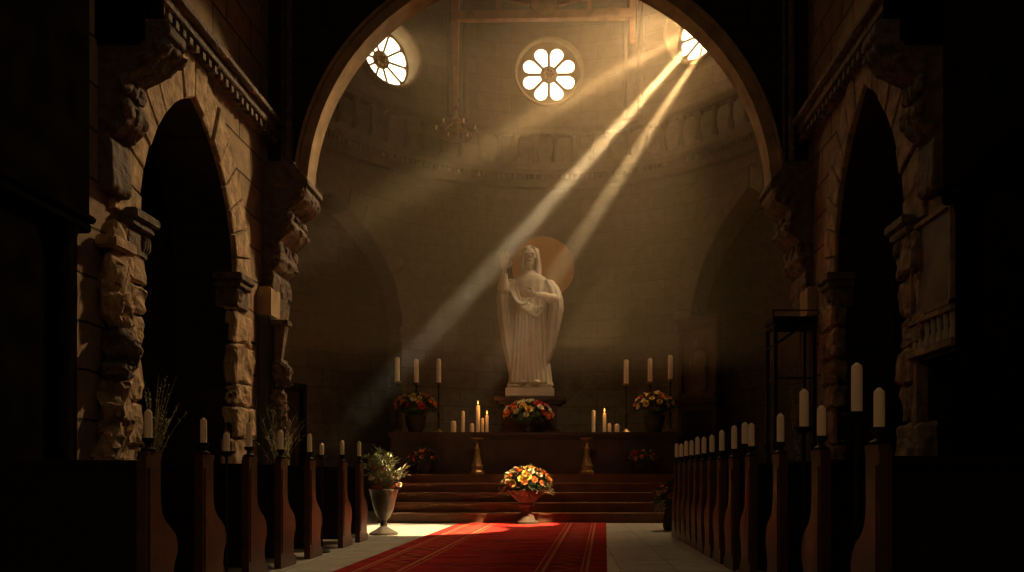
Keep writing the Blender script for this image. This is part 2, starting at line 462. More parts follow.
# near piers, transverse ribs
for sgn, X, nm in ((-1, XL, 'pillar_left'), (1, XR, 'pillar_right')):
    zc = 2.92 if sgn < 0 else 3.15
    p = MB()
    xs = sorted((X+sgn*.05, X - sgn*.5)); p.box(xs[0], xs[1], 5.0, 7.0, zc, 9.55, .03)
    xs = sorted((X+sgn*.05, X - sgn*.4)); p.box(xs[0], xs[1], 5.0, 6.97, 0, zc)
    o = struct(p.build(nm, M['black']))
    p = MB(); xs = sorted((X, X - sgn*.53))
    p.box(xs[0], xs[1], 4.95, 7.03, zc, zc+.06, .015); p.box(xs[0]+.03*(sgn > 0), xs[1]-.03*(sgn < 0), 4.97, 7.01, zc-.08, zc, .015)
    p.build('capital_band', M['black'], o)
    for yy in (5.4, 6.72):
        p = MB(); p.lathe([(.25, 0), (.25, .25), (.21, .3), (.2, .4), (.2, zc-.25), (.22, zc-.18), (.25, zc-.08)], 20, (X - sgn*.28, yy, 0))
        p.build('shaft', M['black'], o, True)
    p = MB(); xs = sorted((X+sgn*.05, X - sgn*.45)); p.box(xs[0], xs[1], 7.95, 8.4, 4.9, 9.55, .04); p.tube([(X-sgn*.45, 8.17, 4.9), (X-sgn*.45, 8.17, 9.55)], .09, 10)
    p.build('vault_rib', M['black'], o)

# apse wall with niches and round windows
def circ(cx, cy, r, n=36): return [(cx+r*cos(2*PI*k/n), cy+r*sin(2*PI*k/n)) for k in range(n)]
R2D = PI/180
WIN = [(-40.3*R2D, 10.0, .68), (.8*R2D, 10.16, .74), (39.7*R2D, 10.6, .72)]
NICHE = [(-56*R2D, 1.72, 4.0, 2.62), (55*R2D, 1.55, 4.0, 2.75)]
holes = [circ(a*AR, z, r) for a, z, r in WIN]
for a, hw, sp, rise in NICHE:
    holes.append([(a*AR-hw, -.05)] + arch_pts(a*AR, hw, sp, rise, 12) + [(a*AR+hw, -.05)])
AMAX = 108*R2D*AR
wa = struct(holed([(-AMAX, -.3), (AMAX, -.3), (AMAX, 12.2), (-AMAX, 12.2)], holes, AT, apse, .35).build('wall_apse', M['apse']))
for a, hw, sp, rise in NICHE:
    wedges(arch_ring(a*AR, hw, sp, rise, .42, 8), apse, .1, -.035, .012, .012).build('niche_voussoir', M['apseblock'], wa)
    c = MB()
    for sd in (-1, 1):
        for k, (w_, h0, h1) in enumerate(((.16, -.05, .08), (.1, -.25, -.05))):
            u0, u1 = sorted((a*AR+sd*(hw-w_*.6), a*AR+sd*(hw+.28)))
            c.prism([(u0, sp+h0), (u1, sp+h0), (u1, sp+h1), (u0, sp+h1)], lambda u, v: apse(u, v, .2), lambda u, v, w_=w_: apse(u, v, -w_*.7))
    c.build('niche_impost', M['apseblock'], wa)
for k in (-1, 1):                        # clustered wall shafts
    c = MB()
    for da, r in ((-.035, .07), (0, .12), (.035, .07)):
        p0 = apse((k*22.7*R2D+da)*AR, 8.9, -.08); c.tube([p0, (p0.x, p0.y, 12.15)], r, 10)
    c.build('wall_shaft', M['gallery'], wa, True)
m = MB()
m.lathe([(.01, 12.2), (5.9, 12.2), (5.9, 12.4), (.01, 12.4)], 48, (AX, AY, 0)); struct(m.build('ceiling_apse', M['shaded']))
wamb = struct(holed([(-AMAX*1.28, 0), (AMAX*1.28, 0), (AMAX*1.28, 8), (-AMAX*1.28, 8)], [], .2, lambda u, v, t: Vector((AX+(6.7+t)*sin(u/6.7), AY+(6.7+t)*cos(u/6.7), v)), .6).build('wall_ambulatory', M['apse']))
m = MB()
for i in range(40):
    a0, a1 = (-110+5.5*i)*R2D, (-110+5.5*(i+1))*R2D
    m.bm.faces.new([m.bm.verts.new(apse(u*AR, 7.4, t)) for u, t in ((a0, .5), (a1, .5), (a1, 1.6), (a0, 1.6))])
m.build('ambulatory_ceiling', M['shaded'], wamb)

# windows
def rose(i, a, z, r, petal):
    dp = .16 if petal else .44
    o = empty('window_%d' % (i+1), (AX+(AR)*sin(a), AY+AR*cos(a), z), -a); struct(o)   # local +Y runs outward
    p = MB(); p.prism(circ(0, 0, r+.01), lambda x, y: Vector((x, dp, y)), lambda x, y: Vector((x, dp+.01, y)))
    p.build('pane', M['glass'], o)
    n = 8 if petal else 10
    hs = []
    for k in range(n):
        t = 2*PI*k/n + PI/n
        if petal:
            c, w0, w1 = [], .07, .235
            pts = [(.2*r/.74, -.05), (.45*r/.74, -.152)] + [(.48*r/.74+.158*cos(q), .158*sin(q)) for q in [(-90+18*j)*R2D for j in range(1, 10)]] + [(.45*r/.74, .152), (.2*r/.74, .05)]
        else:
            pts = []
            for rr, ph in ((.2, 1), (.58, 1), (.62, .85), (.64, .4)):
                g = max(0.02, PI/n - .02/rr)*ph
                pts.append((rr*cos(-g), rr*sin(-g)))
            pts += [(x, -y) for x, y in pts[::-1]]
        hs.append([(x*cos(t)-y*sin(t), x*sin(t)+y*cos(t)) for x, y in pts])
    tr = holed(circ(0, 0, r+.02), hs, .03, lambda u, v, t: Vector((u, dp-.07+t, v)), .3, False)
    t_ = tr.build('tracery', M['windowrim'] if petal else M['reveal'], o)
    b = MB(); b.ell((0, dp-.08, 0), (.15, .03, .15), 2)
    for k in range(8): b.ell((.1*cos(k*PI/4), dp-.11, .1*sin(k*PI/4)), (.035, .03, .035), 1)
    b.build('boss', M['brass'], o)
    f = MB(); n = 40; prof = [(r-.005, .42), (r-.005, -.05), (r+.02, -.08), (r+.05, -.08), (r+.075, -.05), (r+.075, .06), (r+.02, .06), (r+.015, .42)]
    rings = [[f.bm.verts.new((q*cos(2*PI*k/n), d - 0.5*(q*cos(2*PI*k/n))**2/AR*(d < .1), q*sin(2*PI*k/n))) for q, d in prof] for k in range(n)]
    for k in range(n):
        A, B = rings[k], rings[(k+1) % n]
        for j in range(len(prof)): f.bm.faces.new((A[j], A[(j+1) % len(prof)], B[(j+1) % len(prof)], B[j]))
    f.build('frame', M['windowrim'], o, True)
for i, (a, z, r) in enumerate(WIN): rose(i, a, z, r, i == 1)

# carved door in the niche beside the urn
a0 = -57*R2D
d = empty('door_1', (AX+6.68*sin(a0), AY+6.68*cos(a0), 0), -a0); struct(d)
b = MB(); b.box(-.58, -.46, -.12, .02, 0, 2.8, .01); b.box(.46, .58, -.12, .02, 0, 2.8, .01); b.box(-.58, .58, -.12, .02, 2.68, 2.82, .01); b.build('door_frame', M['woodblack'], d)
b = MB(); b.box(-.46, .46, -.04, .0, .03, 2.68); b.build('panel', M['altar'], d)
b = MB(); b.tube([(-.36*cos(t*PI/10), -.06, 2.05+.36*sin(t*PI/10)) for t in range(11)], .03, 6); b.tube([(-.2*cos(t*PI/10), -.06, 2.05+.2*sin(t*PI/10)) for t in range(11)], .025, 6)
b.box(-.4, -.3, -.07, -.03, .3, 2.05); b.box(.3, .4, -.07, -.03, .3, 2.05); b.box(-.04, .04, -.07, -.03, .3, 2.05); b.build('carved_arch', M['wood'], d)

# gallery balustrade round the apse
gl = empty('gallery_balustrade', (AX, AY, 7.75), label='curved stone gallery with balusters running round the apse under the windows', cat='balustrade')
def sweep(mb, prof, a0, a1, n=60):
    prev = None
    for i in range(n+1):
        a = a0+(a1-a0)*i/n
        q = [mb.bm.verts.new((r*sin(a), r*cos(a), z)) for r, z in prof]
        if prev:
            for k in range(len(prof)): mb.bm.faces.new((prev[k], prev[(k+1) % len(prof)], q[(k+1) % len(prof)], q[k]))
        else: mb.bm.faces.new(q)
        prev = q
    mb.bm.faces.new(prev)
GA = 100*R2D
b = MB(); sweep(b, [(5.19, -.3), (5.02, -.3), (4.9, -.14), (4.78, -.08), (4.74, 0), (4.74, .12), (5.19, .12)], -GA, GA); b.build('ledge', M['gallery'], gl)
b = MB(); sweep(b, [(4.98, .82), (4.76, .82), (4.72, .9), (4.72, .96), (4.98, .96)], -GA, GA); b.build('top_rail', M['gallery'], gl)
b = MB()
for i in range(150):
    a = -GA+2*GA*(i+.5)/150
    p = Vector((4.84*sin(a), 4.84*cos(a), 0)); t = Vector((cos(a), -sin(a), 0)); nn = Vector((sin(a), cos(a), 0))
    b.bar(p+Vector((0, 0, -.2)), p+Vector((0, 0, -.06)), .06)
b.build('dentil_course', M['gallery'], gl)
proto = None
for i in range(40):
    a = -GA+2*GA*(i+.5)/40
    if proto is None:
        b = MB(); b.box(-.09, .09, -.07, .07, 0, .08); b.lathe([(.05, .08), (.075, .12), (.075, .2), (.045, .3), (.04, .5), (.06, .55), (.06, .6), (.08, .64)], 10); b.box(-.09, .09, -.07, .07, .64, .7)
        proto = b.build('baluster', M['gallery'], gl, True); bo = proto
    else:
        bo = proto.copy(); C.objects.link(bo)
    bo.location = (4.86*sin(a), 4.86*cos(a), .12); bo.rotation_euler = (0, 0, -a)

# timber roof truss
TY = 18.3
tt = empty('roof_truss', (-.45, TY, 10.7), label='red-brown timber roof truss spanning the apse above the middle window', cat='roof truss')
b = MB(); b.bar((-1.95, 0, 0), (1.95, 0, .06), .16, .18); b.build('tie_beam', M['rafter'], tt)
for s in (-1, 1):
    b = MB(); b.bar((s*1.92, 0, 1.5), (s*1.9, 0, -.55 if s > 0 else -1.75), .26, .22, .4); b.build('drop_post', M['rafter'], tt)
    b = MB(); b.bar((s*.3, 0, .28), (s*1.75, .2, .75), .1, .1); b.build('strut', M['rafter'], tt)
    b = MB(); b.bar((s*.98, 0, .06), (s*.98, 0, .48), .09); b.build('short_post', M['rafter'], tt)
    b = MB(); b.bar((s*1.9, 0, .9), (s*2.6, -2.5, 1.4), .16, .18); b.build('side_beam', M['rafter'], tt)
b = MB(); b.lathe([(.02, -.09), (.28, -.09), (.32, 0), (.28, .09), (.02, .09)], 16, (0, 0, .26)); bmesh.ops.rotate(b.bm, verts=b.bm.verts[:], cent=(0, 0, .26), matrix=Matrix.Rotation(PI/2, 3, 'X')); b.build('carved_boss', M['rafter'], tt, True)

# hanging lantern
ln = empty('hanging_lantern', (-2.35, TY, 8.0), label='bronze candle lantern hanging on a chain below the balustrade gallery windows', cat='lantern')
b = MB(); b.lathe([(.01, .1), (.05, .12), (.09, .2), (.06, .3), (.1, .4), (.13, .45), (.05, .55), (.03, .7), (.07, .75), (.05, .85), (.02, .95)], 12); b.build('stem', M['bronze'], ln, True)
b = MB(); b.tube([(.34*cos(k*PI/12), .34*sin(k*PI/12), .14) for k in range(25)], .022, 6); b.build('ring', M['bronze'], ln, True)
for k in range(6):
    t = k*PI/3
    b = MB(); b.tube([(.05*cos(t), .05*sin(t), .45), (.2*cos(t), .2*sin(t), .3), (.34*cos(t), .34*sin(t), .14), (.4*cos(t), .4*sin(t), .12), (.42*cos(t), .42*sin(t), .2)], .016, 6)
    b.lathe([(.02, .2), (.055, .22), (.06, .25), (.02, .25)], 8, (.42*cos(t), .42*sin(t), 0)); b.build('arm', M['bronze'], ln, True)
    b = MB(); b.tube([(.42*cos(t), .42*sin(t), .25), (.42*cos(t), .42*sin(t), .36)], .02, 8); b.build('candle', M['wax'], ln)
b = MB()
b.tube([(0, 0, .95), (.02, 0, 1.02)], .02, 6)
b.build('chain', M['iron'], ln)

# ------------------------------------------------------------------ corbels and carvings
def corbel_profile(sgn, X, Y, name, label, prof, dep, acc, k=1.0):
    prof = [(x*k, z) for x, z in prof]; acc = [(x*k, z, a_, b_) for x, z, a_, b_ in acc]
    o = empty(name, (X, Y, 0), label=label, cat='corbel')
    b = MB(); b.prism(prof, lambda x, z: Vector((-sgn*x, 0, z)), lambda x, z: Vector((-sgn*x, dep, z)))
    bmesh.ops.bevel(b.bm, geom=b.bm.edges[:], offset=.012, segments=1, affect='EDGES')
    b.build('console', M['corbel'], o)
    for x, z, rx, rz in acc:
        for yy in (.04, dep*.5, dep-.04):
            b = MB(); b.ell((-sgn*x, yy, z), (rx, min(.11, dep*.24), rz), 3)
            rough(b.bm, .025, 14, yy); rough(b.bm, .012, 30, 5)
            b.build('carved_leaf', M['corbel'], o, True)
    return o
# big scroll corbels at the near ends of the side walls
pr = [(-.05, 5.15), (.62, 5.15), (.68, 5.1), (.68, 5.02), (.62, 4.98), (.66, 4.93), (.64, 4.86), (.54, 4.76), (.42, 4.7), (.3, 4.66), (.22, 4.58), (.2, 4.46), (.27, 4.38), (.3, 4.28), (.27, 4.18), (.18, 4.1), (.1, 4.07), (.13, 4.0), (.15, 3.6), (.12, 3.55), (-.05, 3.55)]
ac = [(.6, 4.9, .09, .07), (.46, 4.78, .1, .05), (.24, 4.56, .05, .1), (.26, 4.3, .06, .1), (.14, 4.14, .06, .06)]
corbel_profile(-1, XL, 8.0, 'scroll_corbel', 'large carved scroll corbel above the jamb of the arch with dried twigs', pr, .36, ac)
corbel_profile(1, XR, 8.0, 'scroll_corbel', 'large dim carved scroll corbel above the old framed painting', pr, .36, ac)
# chancel arch corbels
pr2 = [(-.2, 5.4), (.42, 5.4), (.46, 5.3), (.66, 5.14), (.68, 5.06), (.62, 5.02), (.64, 4.96), (.6, 4.86), (.46, 4.76), (.34, 4.72), (.3, 4.62), (.38, 4.56), (.42, 4.46), (.36, 4.36), (.24, 4.3), (.16, 4.22), (.2, 4.1), (.22, 3.98), (.16, 3.88), (.06, 3.82), (.1, 3.74), (.07, 3.3), (.03, 3.1), (-.2, 3.1)]
ac2 = [(.56, 4.96, .07, .09), (.44, 4.84, .07, .07), (.33, 4.6, .06, .09), (.36, 4.46, .07, .06), (.17, 4.16, .05, .1), (.16, 3.98, .07, .06), (.08, 3.6, .03, .12)]
corbel_profile(-1, JL, YC-.28, 'arch_corbel', 'tall carved corbel carrying the great arch above the grey shaft', pr2, .75, ac2, .86)
corbel_profile(1, JR, YC-.28, 'arch_corbel', 'tall carved corbel carrying the great arch above the canopy stand', pr2, .75, ac2, .86)
for sgn, X, nm in ((-1, -4.36, 'column_left'), (1, 3.62, 'column_right')):
    b = MB(); b.lathe([(.2, 0), (.2, .2), (.15, .28), (.14, .35), (.135, 3.0), (.17, 3.05), (.17, 3.12)], 20, (X, YC-.32, 0)); struct(b.build(nm, M['bluegrey'], smooth=True))
    b = MB(); b.box(X-.15, X+.15, YC-.45, YC-.02, 3.12, 3.55, .02); b.build('shaft_block', M['blockc'], bpy.data.objects[nm])

def lumpy(o, seq, mat, name='carving', amp=.05, seed=1):
    b = MB()
    for c, r in seq: b.ell(c, r, 4)
    rough(b.bm, amp, 6, seed); rough(b.bm, amp*.6, 14, seed); rough(b.bm, amp*.35, 33, seed)
    return b.build(name, mat, o, True)
o = empty('carved_relief', (XL+.02, 8.12, 0), label='weathered carved stone relief on the pier between dark pillar and twig arch', cat='relief')
b = MB(); b.box(0, .2, -.22, .2, 2.98, 3.1, .02); b.build('cap_slab', M['block'], o)
lumpy(o, [((.08, 0, 2.75), (.12, .17, .28)), ((.1, -.06, 2.45), (.11, .1, .2)), ((.1, .08, 2.4), (.1, .09, .3))], M['block'], 'hanging_leaf', .05, 2)
lumpy(o, [((.14, 0, 2.05), (.16, .16, .2)), ((.16, .05, 1.95), (.12, .1, .12)), ((.12, -.06, 1.85), (.14, .12, .12))], M['corbel'], 'carved_head', .06, 3)
lumpy(o, [((.08, .02, 1.45), (.12, .17, .4)), ((.1, -.08, 1.0), (.12, .14, .35)), ((.08, .1, .9), (.1, .12, .4)), ((.08, 0, .4), (.14, .2, .45))], M['block'], 'robed_trunk', .07, 4)
o = empty('carved_bracket', (-4.13, YC-.28, 0), label='weathered carved bracket on the grey shaft beside the dry grass plant', cat='bracket')
b = MB(); b.box(-.12, .14, -.1, .12, 3.0, 3.08, .01); b.bar((0.02, 0, 3.02), (-.02, 0, 2.5), .16, .16, .6); b.build('bracket_cap', M['corbel'], o)
lumpy(o, [((.02, 0, 2.35), (.13, .13, .2)), ((.05, -.04, 2.2), (.1, .1, .12))], M['corbel'], 'carved_head', .05, 6)
lumpy(o, [((-.02, 0, 1.85), (.1, .12, .3)), ((.02, 0, 1.4), (.13, .12, .35)), ((0, 0, .9), (.12, .12, .4)), ((-.02, 0, .42), (.14, .13, .45))], M['corbel'], 'carved_trunk', .06, 7)

# ------------------------------------------------------------------ steps, altar, pedestal
SX0, SX1 = -3.3, 2.32
st = empty('altar_steps', (-.5, 14.9, 0), label='five broad dark wooden steps leading up to the altar', cat='steps')
for k in range(5):
    b = MB(); y0 = .36*k; b.box(SX0+.5, SX1+.5, y0, 2.1 if k == 4 else y0+.37, .172*k, .172*(k+1)-.035)
    s_ = b.build('step', M['step'], st)
    b = MB(); b.box(SX0+.47, SX1+.53, y0-.03, 2.1 if k == 4 else y0+.37, .172*(k+1)-.035, .172*(k+1), .008); b.build('tread', M['step'], s_)
YS = 17.0
b = MB(); b.box(SX0, SX1, YS, 18.3, 0, .85)
struct(b.build('slab_altar', M['step']))
ap = empty('altar_table', (-.62, YS, .86), label='long dark altar platform carrying the statue, candles and flowers', cat='altar')
b = MB(); b.box(-2.86, 2.86, .06, 1.2, 0, .76, .01); b.build('body', M['altar'], ap)
b = MB(); b.box(-2.94, 2.94, 0, 1.25, .76, .84, .015); b.box(-2.9, 2.9, .03, 1.22, .71, .77, .01); b.build('top_slab', M['altar'], ap)
b = MB(); b.box(-2.9, 2.9, .03, 1.2, 0.001, .08, .01); b.build('plinth', M['altar'], ap)
for k in range(6):
    b = MB(); x0 = -2.78+.94*k; b.box(x0, x0+.86, .045, .065, .14, .66, .008); b.build('panel', M['altar'], ap)
AZ = 1.70
pd = empty('statue_pedestal', (-.71, 17.82, AZ), label='dark wooden pedestal under the robed statue', cat='pedestal')
b = MB(); b.box(-.55, .55, -.3, .3, 0, .6, .01); b.build('body', M['altar'], pd)
b = MB(); b.box(-.74, .74, -.4, .4, .66, .75, .015); b.box(-.66, .66, -.36, .36, .6, .67, .02); b.build('top_slab', M['altar'], pd)
b = MB(); b.box(-.62, .62, -.34, .34, 0, .08, .02); b.build('foot', M['altar'], pd)

# gold disc on the apse wall
dz = 5.58
go = empty('gold_disc', (-.5, 19.5, dz), label='round gold halo disc on the wall behind the statue', cat='disc')
b = MB(); b.prism(circ(0, 0, .7, 64), lambda x, y: Vector((x, 0, y)), lambda x, y: Vector((x, -.05, y))); b.build('disc_plate', M['gold'], go)
b = MB(); b.tube([(.695*cos(k*PI/32), -.03, .695*sin(k*PI/32)) for k in range(65)], .022, 6); b.build('rim', M['gold'], go, True)
b = MB(); b.tube([(0, 0, 0), (0, .2, 0)], .05, 8); b.build('bracket', M['iron'], go)

# ------------------------------------------------------------------ statue
SB = AZ+.75
sx, sy_ = -.73, 17.82
su = empty('robed_statue', (sx, sy_, SB), label='pale stone statue of a robed figure with raised hand', cat='statue')
b = MB(); b.box(-.5, .5, -.34, .34, 0, .2, .02); b.box(-.46, .46, -.31, .31, .2, .27, .02); b.build('base_block', M['marble'], su)
def statue_mesh():
    b = MB(); bm = b.bm
    def loft(prof, n=72, folds=13, amp=.075, ph=0.):
        rings = []
        for z, cx, cy, a, d, f in prof:
            ring = []
            for k in range(n):
                t = 2*PI*k/n
                g = 1 + f*amp*(cos(folds*t + ph + 1.2*sin(2.3*z)) + .45*cos((folds*1.0+6)*t + 1.7*z))
                ring.append(bm.verts.new((cx+a*g*cos(t), cy+d*g*sin(t), z)))
            rings.append(ring)
        for A, B in zip(rings, rings[1:]):
            for k in range(n): bm.faces.new((A[k], A[(k+1) % n], B[(k+1) % n], B[k]))
        bm.faces.new(rings[0][::-1]); bm.faces.new(rings[-1])
    def dense(prof, k=5):
        out = []
        for A, B in zip(prof, prof[1:]):
            for i in range(k): out.append(tuple(a+(c-a)*i/k for a, c in zip(A, B)))
        return out+[prof[-1]]
    loft(dense([(0, 0, 0, .275, .2, 1), (.06, 0, 0, .255, .19, 1), (.3, 0, 0, .235, .175, 1), (.6, 0, 0, .225, .17, 1), (.9, 0, 0, .222, .165, .8), (1.08, 0, 0, .235, .16, .5), (1.22, 0, 0, .255, .15, .3), (1.32, 0, 0, .245, .13, .15), (1.385, 0, 0, .17, .11, .05), (1.42, 0, 0, .085, .085, 0), (1.46, 0, 0, .062, .066, 0), (1.54, 0, -.005, .06, .064, 0)]))
    # mantle hanging from the raised arm, and the sleeve over the other
    loft(dense([(.05, -.2, .02, .05, .1, 1), (.3, -.235, .02, .065, .12, 1), (.6, -.275, .01, .085, .13, 1), (.9, -.31, 0, .095, .13, 1), (1.1, -.335, -.03, .09, .12, .8), (1.24, -.325, -.04, .075, .1, .5), (1.33, -.25, -.02, .08, .09, .2)]), 40, 7, .1)
    loft(dense([(.3, .225, -.06, .025, .05, 1), (.45, .25, -.06, .05, .09, 1), (.7, .29, -.06, .075, .12, 1), (.95, .325, -.06, .09, .14, 1), (1.08, .325, -.05, .09, .13, .6), (1.22, .29, -.02, .085, .11, .4), (1.33, .22, 0, .08, .09, .2)]), 40, 7, .12)
    # mantle folds falling from the raised shoulder to the folded hand
    for k in range(5):
        pts = []
        for i in range(15):
            t = i/14
            x = -.27+.05*k+(.27-.01*k)*t; z = (1.27-.02*k)*(1-t)**2 + 2*t*(1-t)*(.78-.03*k+.05*(k == 0)) + t*t*(1.08-.035*k)
            y = -.1-.09*sin(PI*min(1, t*1.05)*.75)-.006*k
            pts.append((x, y, z))
        b.tube(pts, [.012+.016*sin(PI*i/14) for i in range(15)], 8)
    for k in range(9):        # vertical pleats of the skirt
        x = -.19+.047*k; yy = -.165*math.sqrt(max(.1, 1-(x/.25)**2))
        b.tube([(x*.85, yy-.012, .98), (x*.95, yy-.018, .6), (x*1.05, yy-.022, .25), (x*1.15, yy-.03, .02)], [.013, .02, .025, .03], 6)
    b.tube([(.0, -.19, 1.0), (.01, -.205, .8), (0, -.205, .58), (0, -.205, .5)], [.009, .009, .012, .022], 6)     # girdle cord
    # raised arm
    b.tube([(-.22, -.02, 1.29), (-.31, -.09, 1.17), (-.335, -.13, 1.2), (-.33, -.16, 1.3), (-.318, -.18, 1.385)], [.085, .085, .08, .06, .045], 12)
    b.tube([(-.33, -.16, 1.3), (-.312, -.185, 1.42)], [.034, .027], 10)
    def hand(o, up, side, fwd, open_, s=1.05):
        o, up, side, fwd = Vector(o), Vector(up).normalized(), Vector(side).normalized(), Vector(fwd).normalized()
        R = Matrix((side, fwd, up)).transposed()
        b.ell(o+up*.045*s, (.04*s, .018*s, .052*s), 2, R)
        for k, (L, off) in enumerate(((.07, -.031), (.08, -.0105), (.074, .0105), (.058, .031))):
            base = o+up*.085*s+side*off*s; L *= s
            c = open_[k]
            p1 = base+(up*cos(c*.5)+fwd*sin(c*.5)+side*off*3)*L*.45
            p2 = p1+(up*cos(c*1.2)+fwd*sin(c*1.2))*L*.32
            p3 = p2+(up*cos(c*1.9)+fwd*sin(c*1.9))*L*.26
            b.tube([base-up*.02, base, p1, p2, p3], [.011*s, .0115*s, .0105*s, .0095*s, .007*s], 8)
        tb = o+up*.025*s-side*.035*s
        b.tube([tb, tb+(-side*.7+up*.6+fwd*.2)*.034*s, tb+(-side*.75+up*1.6+fwd*.35)*.034*s], [.014*s, .012*s, .009*s], 8)
    hand((-.312, -.185, 1.425), (0.02, -.05, 1), (-1, 0, 0), (0, -1, .1), (.12, .15, .45, .6), 1.35)
    # folded arm, hand on the chest
    b.tube([(.24, 0, 1.28), (.325, -.08, 1.1), (.3, -.15, 1.06), (.2, -.215, 1.085), (.12, -.235, 1.105)], [.08, .075, .068, .055, .04], 12)
    b.tube([(.2, -.215, 1.085), (.07, -.245, 1.11)], [.036, .03], 10)
    hand((.075, -.245, 1.11), (-1, -.03, .08), (0, .12, -1), (0, 1, .1), (.2, .2, .25, .3), 1.25)
    # head
    hz = 1.615; n0 = len(bm.verts)
    bm.verts.ensure_lookup_table()
    b.ell((0, -.005, hz+.01), (.076, .095, .108), 3)
    b.ell((0, -.035, hz-.05), (.052, .06, .07), 3)
    b.tube([(0, -.094, hz+.024), (0, -.112, hz-.022)], [.007, .0115], 8)
    for s in (-1, 1):
        b.tube([(s*.012, -.098, hz+.028), (s*.035, -.094, hz+.032), (s*.055, -.078, hz+.022)], [.007, .008, .006], 6)
        b.ell((s*.03, -.083, hz+.008), (.015, .01, .008), 2)
        b.ell((s*.042, -.06, hz-.022), (.022, .022, .024), 2)
        b.ell((s*.076, .0, hz), (.012, .02, .03), 2)
        for k in range(5):        # long hair to the shoulder
            x = s*(.052+.012*k); y = -.04+.026*k
            b.tube([(s*.01, -.03+.02*k, hz+.118), (x*.8, y-.005, hz+.095), (s*(.083+.003*k), y, hz+.01), (s*(.088+.004*k), y+.01, hz-.08), (s*(.085+.006*k), y+.005, hz-.16), (s*(.095+.006*k), y-.01, hz-.23)], [.02, .024, .021, .022, .023, .013], 7)
    b.ell((0, .02, hz+.03), (.088, .092, .115), 3)
    b.tube([(0, .05, hz+.05), (0, .08, hz-.1), (0, .09, hz-.25)], [.08, .08, .06], 10)
    b.ell((0, -.098, hz-.052), (.02, .008, .006), 1); b.ell((0, -.096, hz-.064), (.016, .008, .006), 1)
    b.ell((0, -.075, hz-.098), (.037, .03, .045), 2); b.ell((0, -.08, hz-.135), (.022, .02, .035), 2)
    headv = list(bm.verts)[n0:]
    for v in headv: v.co = Vector((v.co.x*1.1, v.co.y*1.08, 1.4+(v.co.z-1.4)*1.08))
    for s in (-1, 1):
        b.ell((s*.03*1.1, -.092, 1.4+(hz+.006-1.4)*1.08), (.012, .006, .006), 2)
    for s in (-1, 1):
        b.tube([(s*.004, -.112, hz-.028), (s*.028, -.102, hz-.04), (s*.036, -.088, hz-.063)], [.005, .0065, .006], 6)
        b.ell((s*.09, -.2, .02), (.045, .085, .03), 2)      # feet below the hem
    bmesh.ops.recalc_face_normals(bm, faces=bm.faces[:])
    me = bpy.data.meshes.new('statue_tmp'); bm.to_mesh(me); bm.free()
    t = bpy.data.objects.new('statue_tmp', me); C.objects.link(t)
    md = t.modifiers.new('r', 'REMESH'); md.mode = 'VOXEL'; md.voxel_size = .0075; md.use_smooth_shade = True
    s = t.modifiers.new('s', 'SMOOTH'); s.factor = .4; s.iterations = 2
    dg = bpy.context.evaluated_depsgraph_get()
    out = bpy.data.meshes.new_from_object(t.evaluated_get(dg))
    bpy.data.objects.remove(t)
    return out
sm = statue_mesh(); sm.materials.clear(); sm.materials.append(M['marble'])
so = bpy.data.objects.new('figure', sm); C.objects.link(so); so.parent = su; so.location = (0, 0, .262); so.scale = (1.65,)*3

# ------------------------------------------------------------------ candles and stands
def candle(loc, h, r, label, group, lit=False, name='candle'):
    o = empty(name, loc, label=label, cat='candle', group=group)
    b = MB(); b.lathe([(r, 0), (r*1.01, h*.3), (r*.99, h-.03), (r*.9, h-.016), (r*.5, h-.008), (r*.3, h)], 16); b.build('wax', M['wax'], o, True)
    wb = MB(); wb.tube([(0, 0, h-.008), (r*.1, 0, h+.016), (r*.25, 0, h+.026)], .0035, 5); wb.build('wick', M['wick'], o)
    if lit:
        f = MB(); f.lathe([(.002, h+.01), (.012, h+.025), (.015, h+.04), (.01, h+.065), (.003, h+.09)], 10); f.build('flame', M['flame'], o, True)
    return o

def candlestick(loc, h, label, group):
    o = empty('candlestick', loc, label=label, cat='candlestick', group=group)
    b = MB(); b.lathe([(.1, 0), (.1, .02), (.06, .05), (.025, .09)], 16); b.build('base', M['brass'], o, True)
    b = MB(); b.lathe([(.02, .08), (.018, h*.3), (.035, h*.34), (.035, h*.37), (.016, h*.42), (.014, h-.12), (.03, h-.08), (.014, h-.05)], 12); b.build('stem', M['iron'], o, True)
    b = MB(); b.lathe([(.014, h-.06), (.06, h-.03), (.085, h-.012), (.085, h), (.05, h)], 16); b.build('drip_pan', M['brass'], o, True)
    return o
TH = 1.05
for x, y, dh, lab in ((-3.42, 17.35, 0, 'outermost of the three tall candles on the urn end of the altar'), (-3.13, 17.9, .03, 'middle one of the three tall candles on the urn end of the altar'), (-2.6, 17.5, -.01, 'inner one of the three tall candles on the urn end of the altar'),
                      (1.26, 17.5, -.03, 'inner one of the three tall candles on the altar by the shrine'), (1.79, 17.9, .05, 'middle one of the three tall candles on the altar by the shrine'), (2.17, 17.5, .06, 'outermost of the three tall candles on the altar by the shrine')):
    candlestick((x, y, AZ), TH+dh, 'slender candlestick under the ' + lab.split(' on ')[0].replace(' of the three tall candles', ' tall candle') + (', urn end of altar' if x < 0 else ', shrine end of altar'), 'tall candlesticks on the altar')
    candle((x, y, AZ+TH+dh), .5, .05, 'cream ' + lab, 'tall altar candles')
def px(x, Y): return (x-565)*Y/850
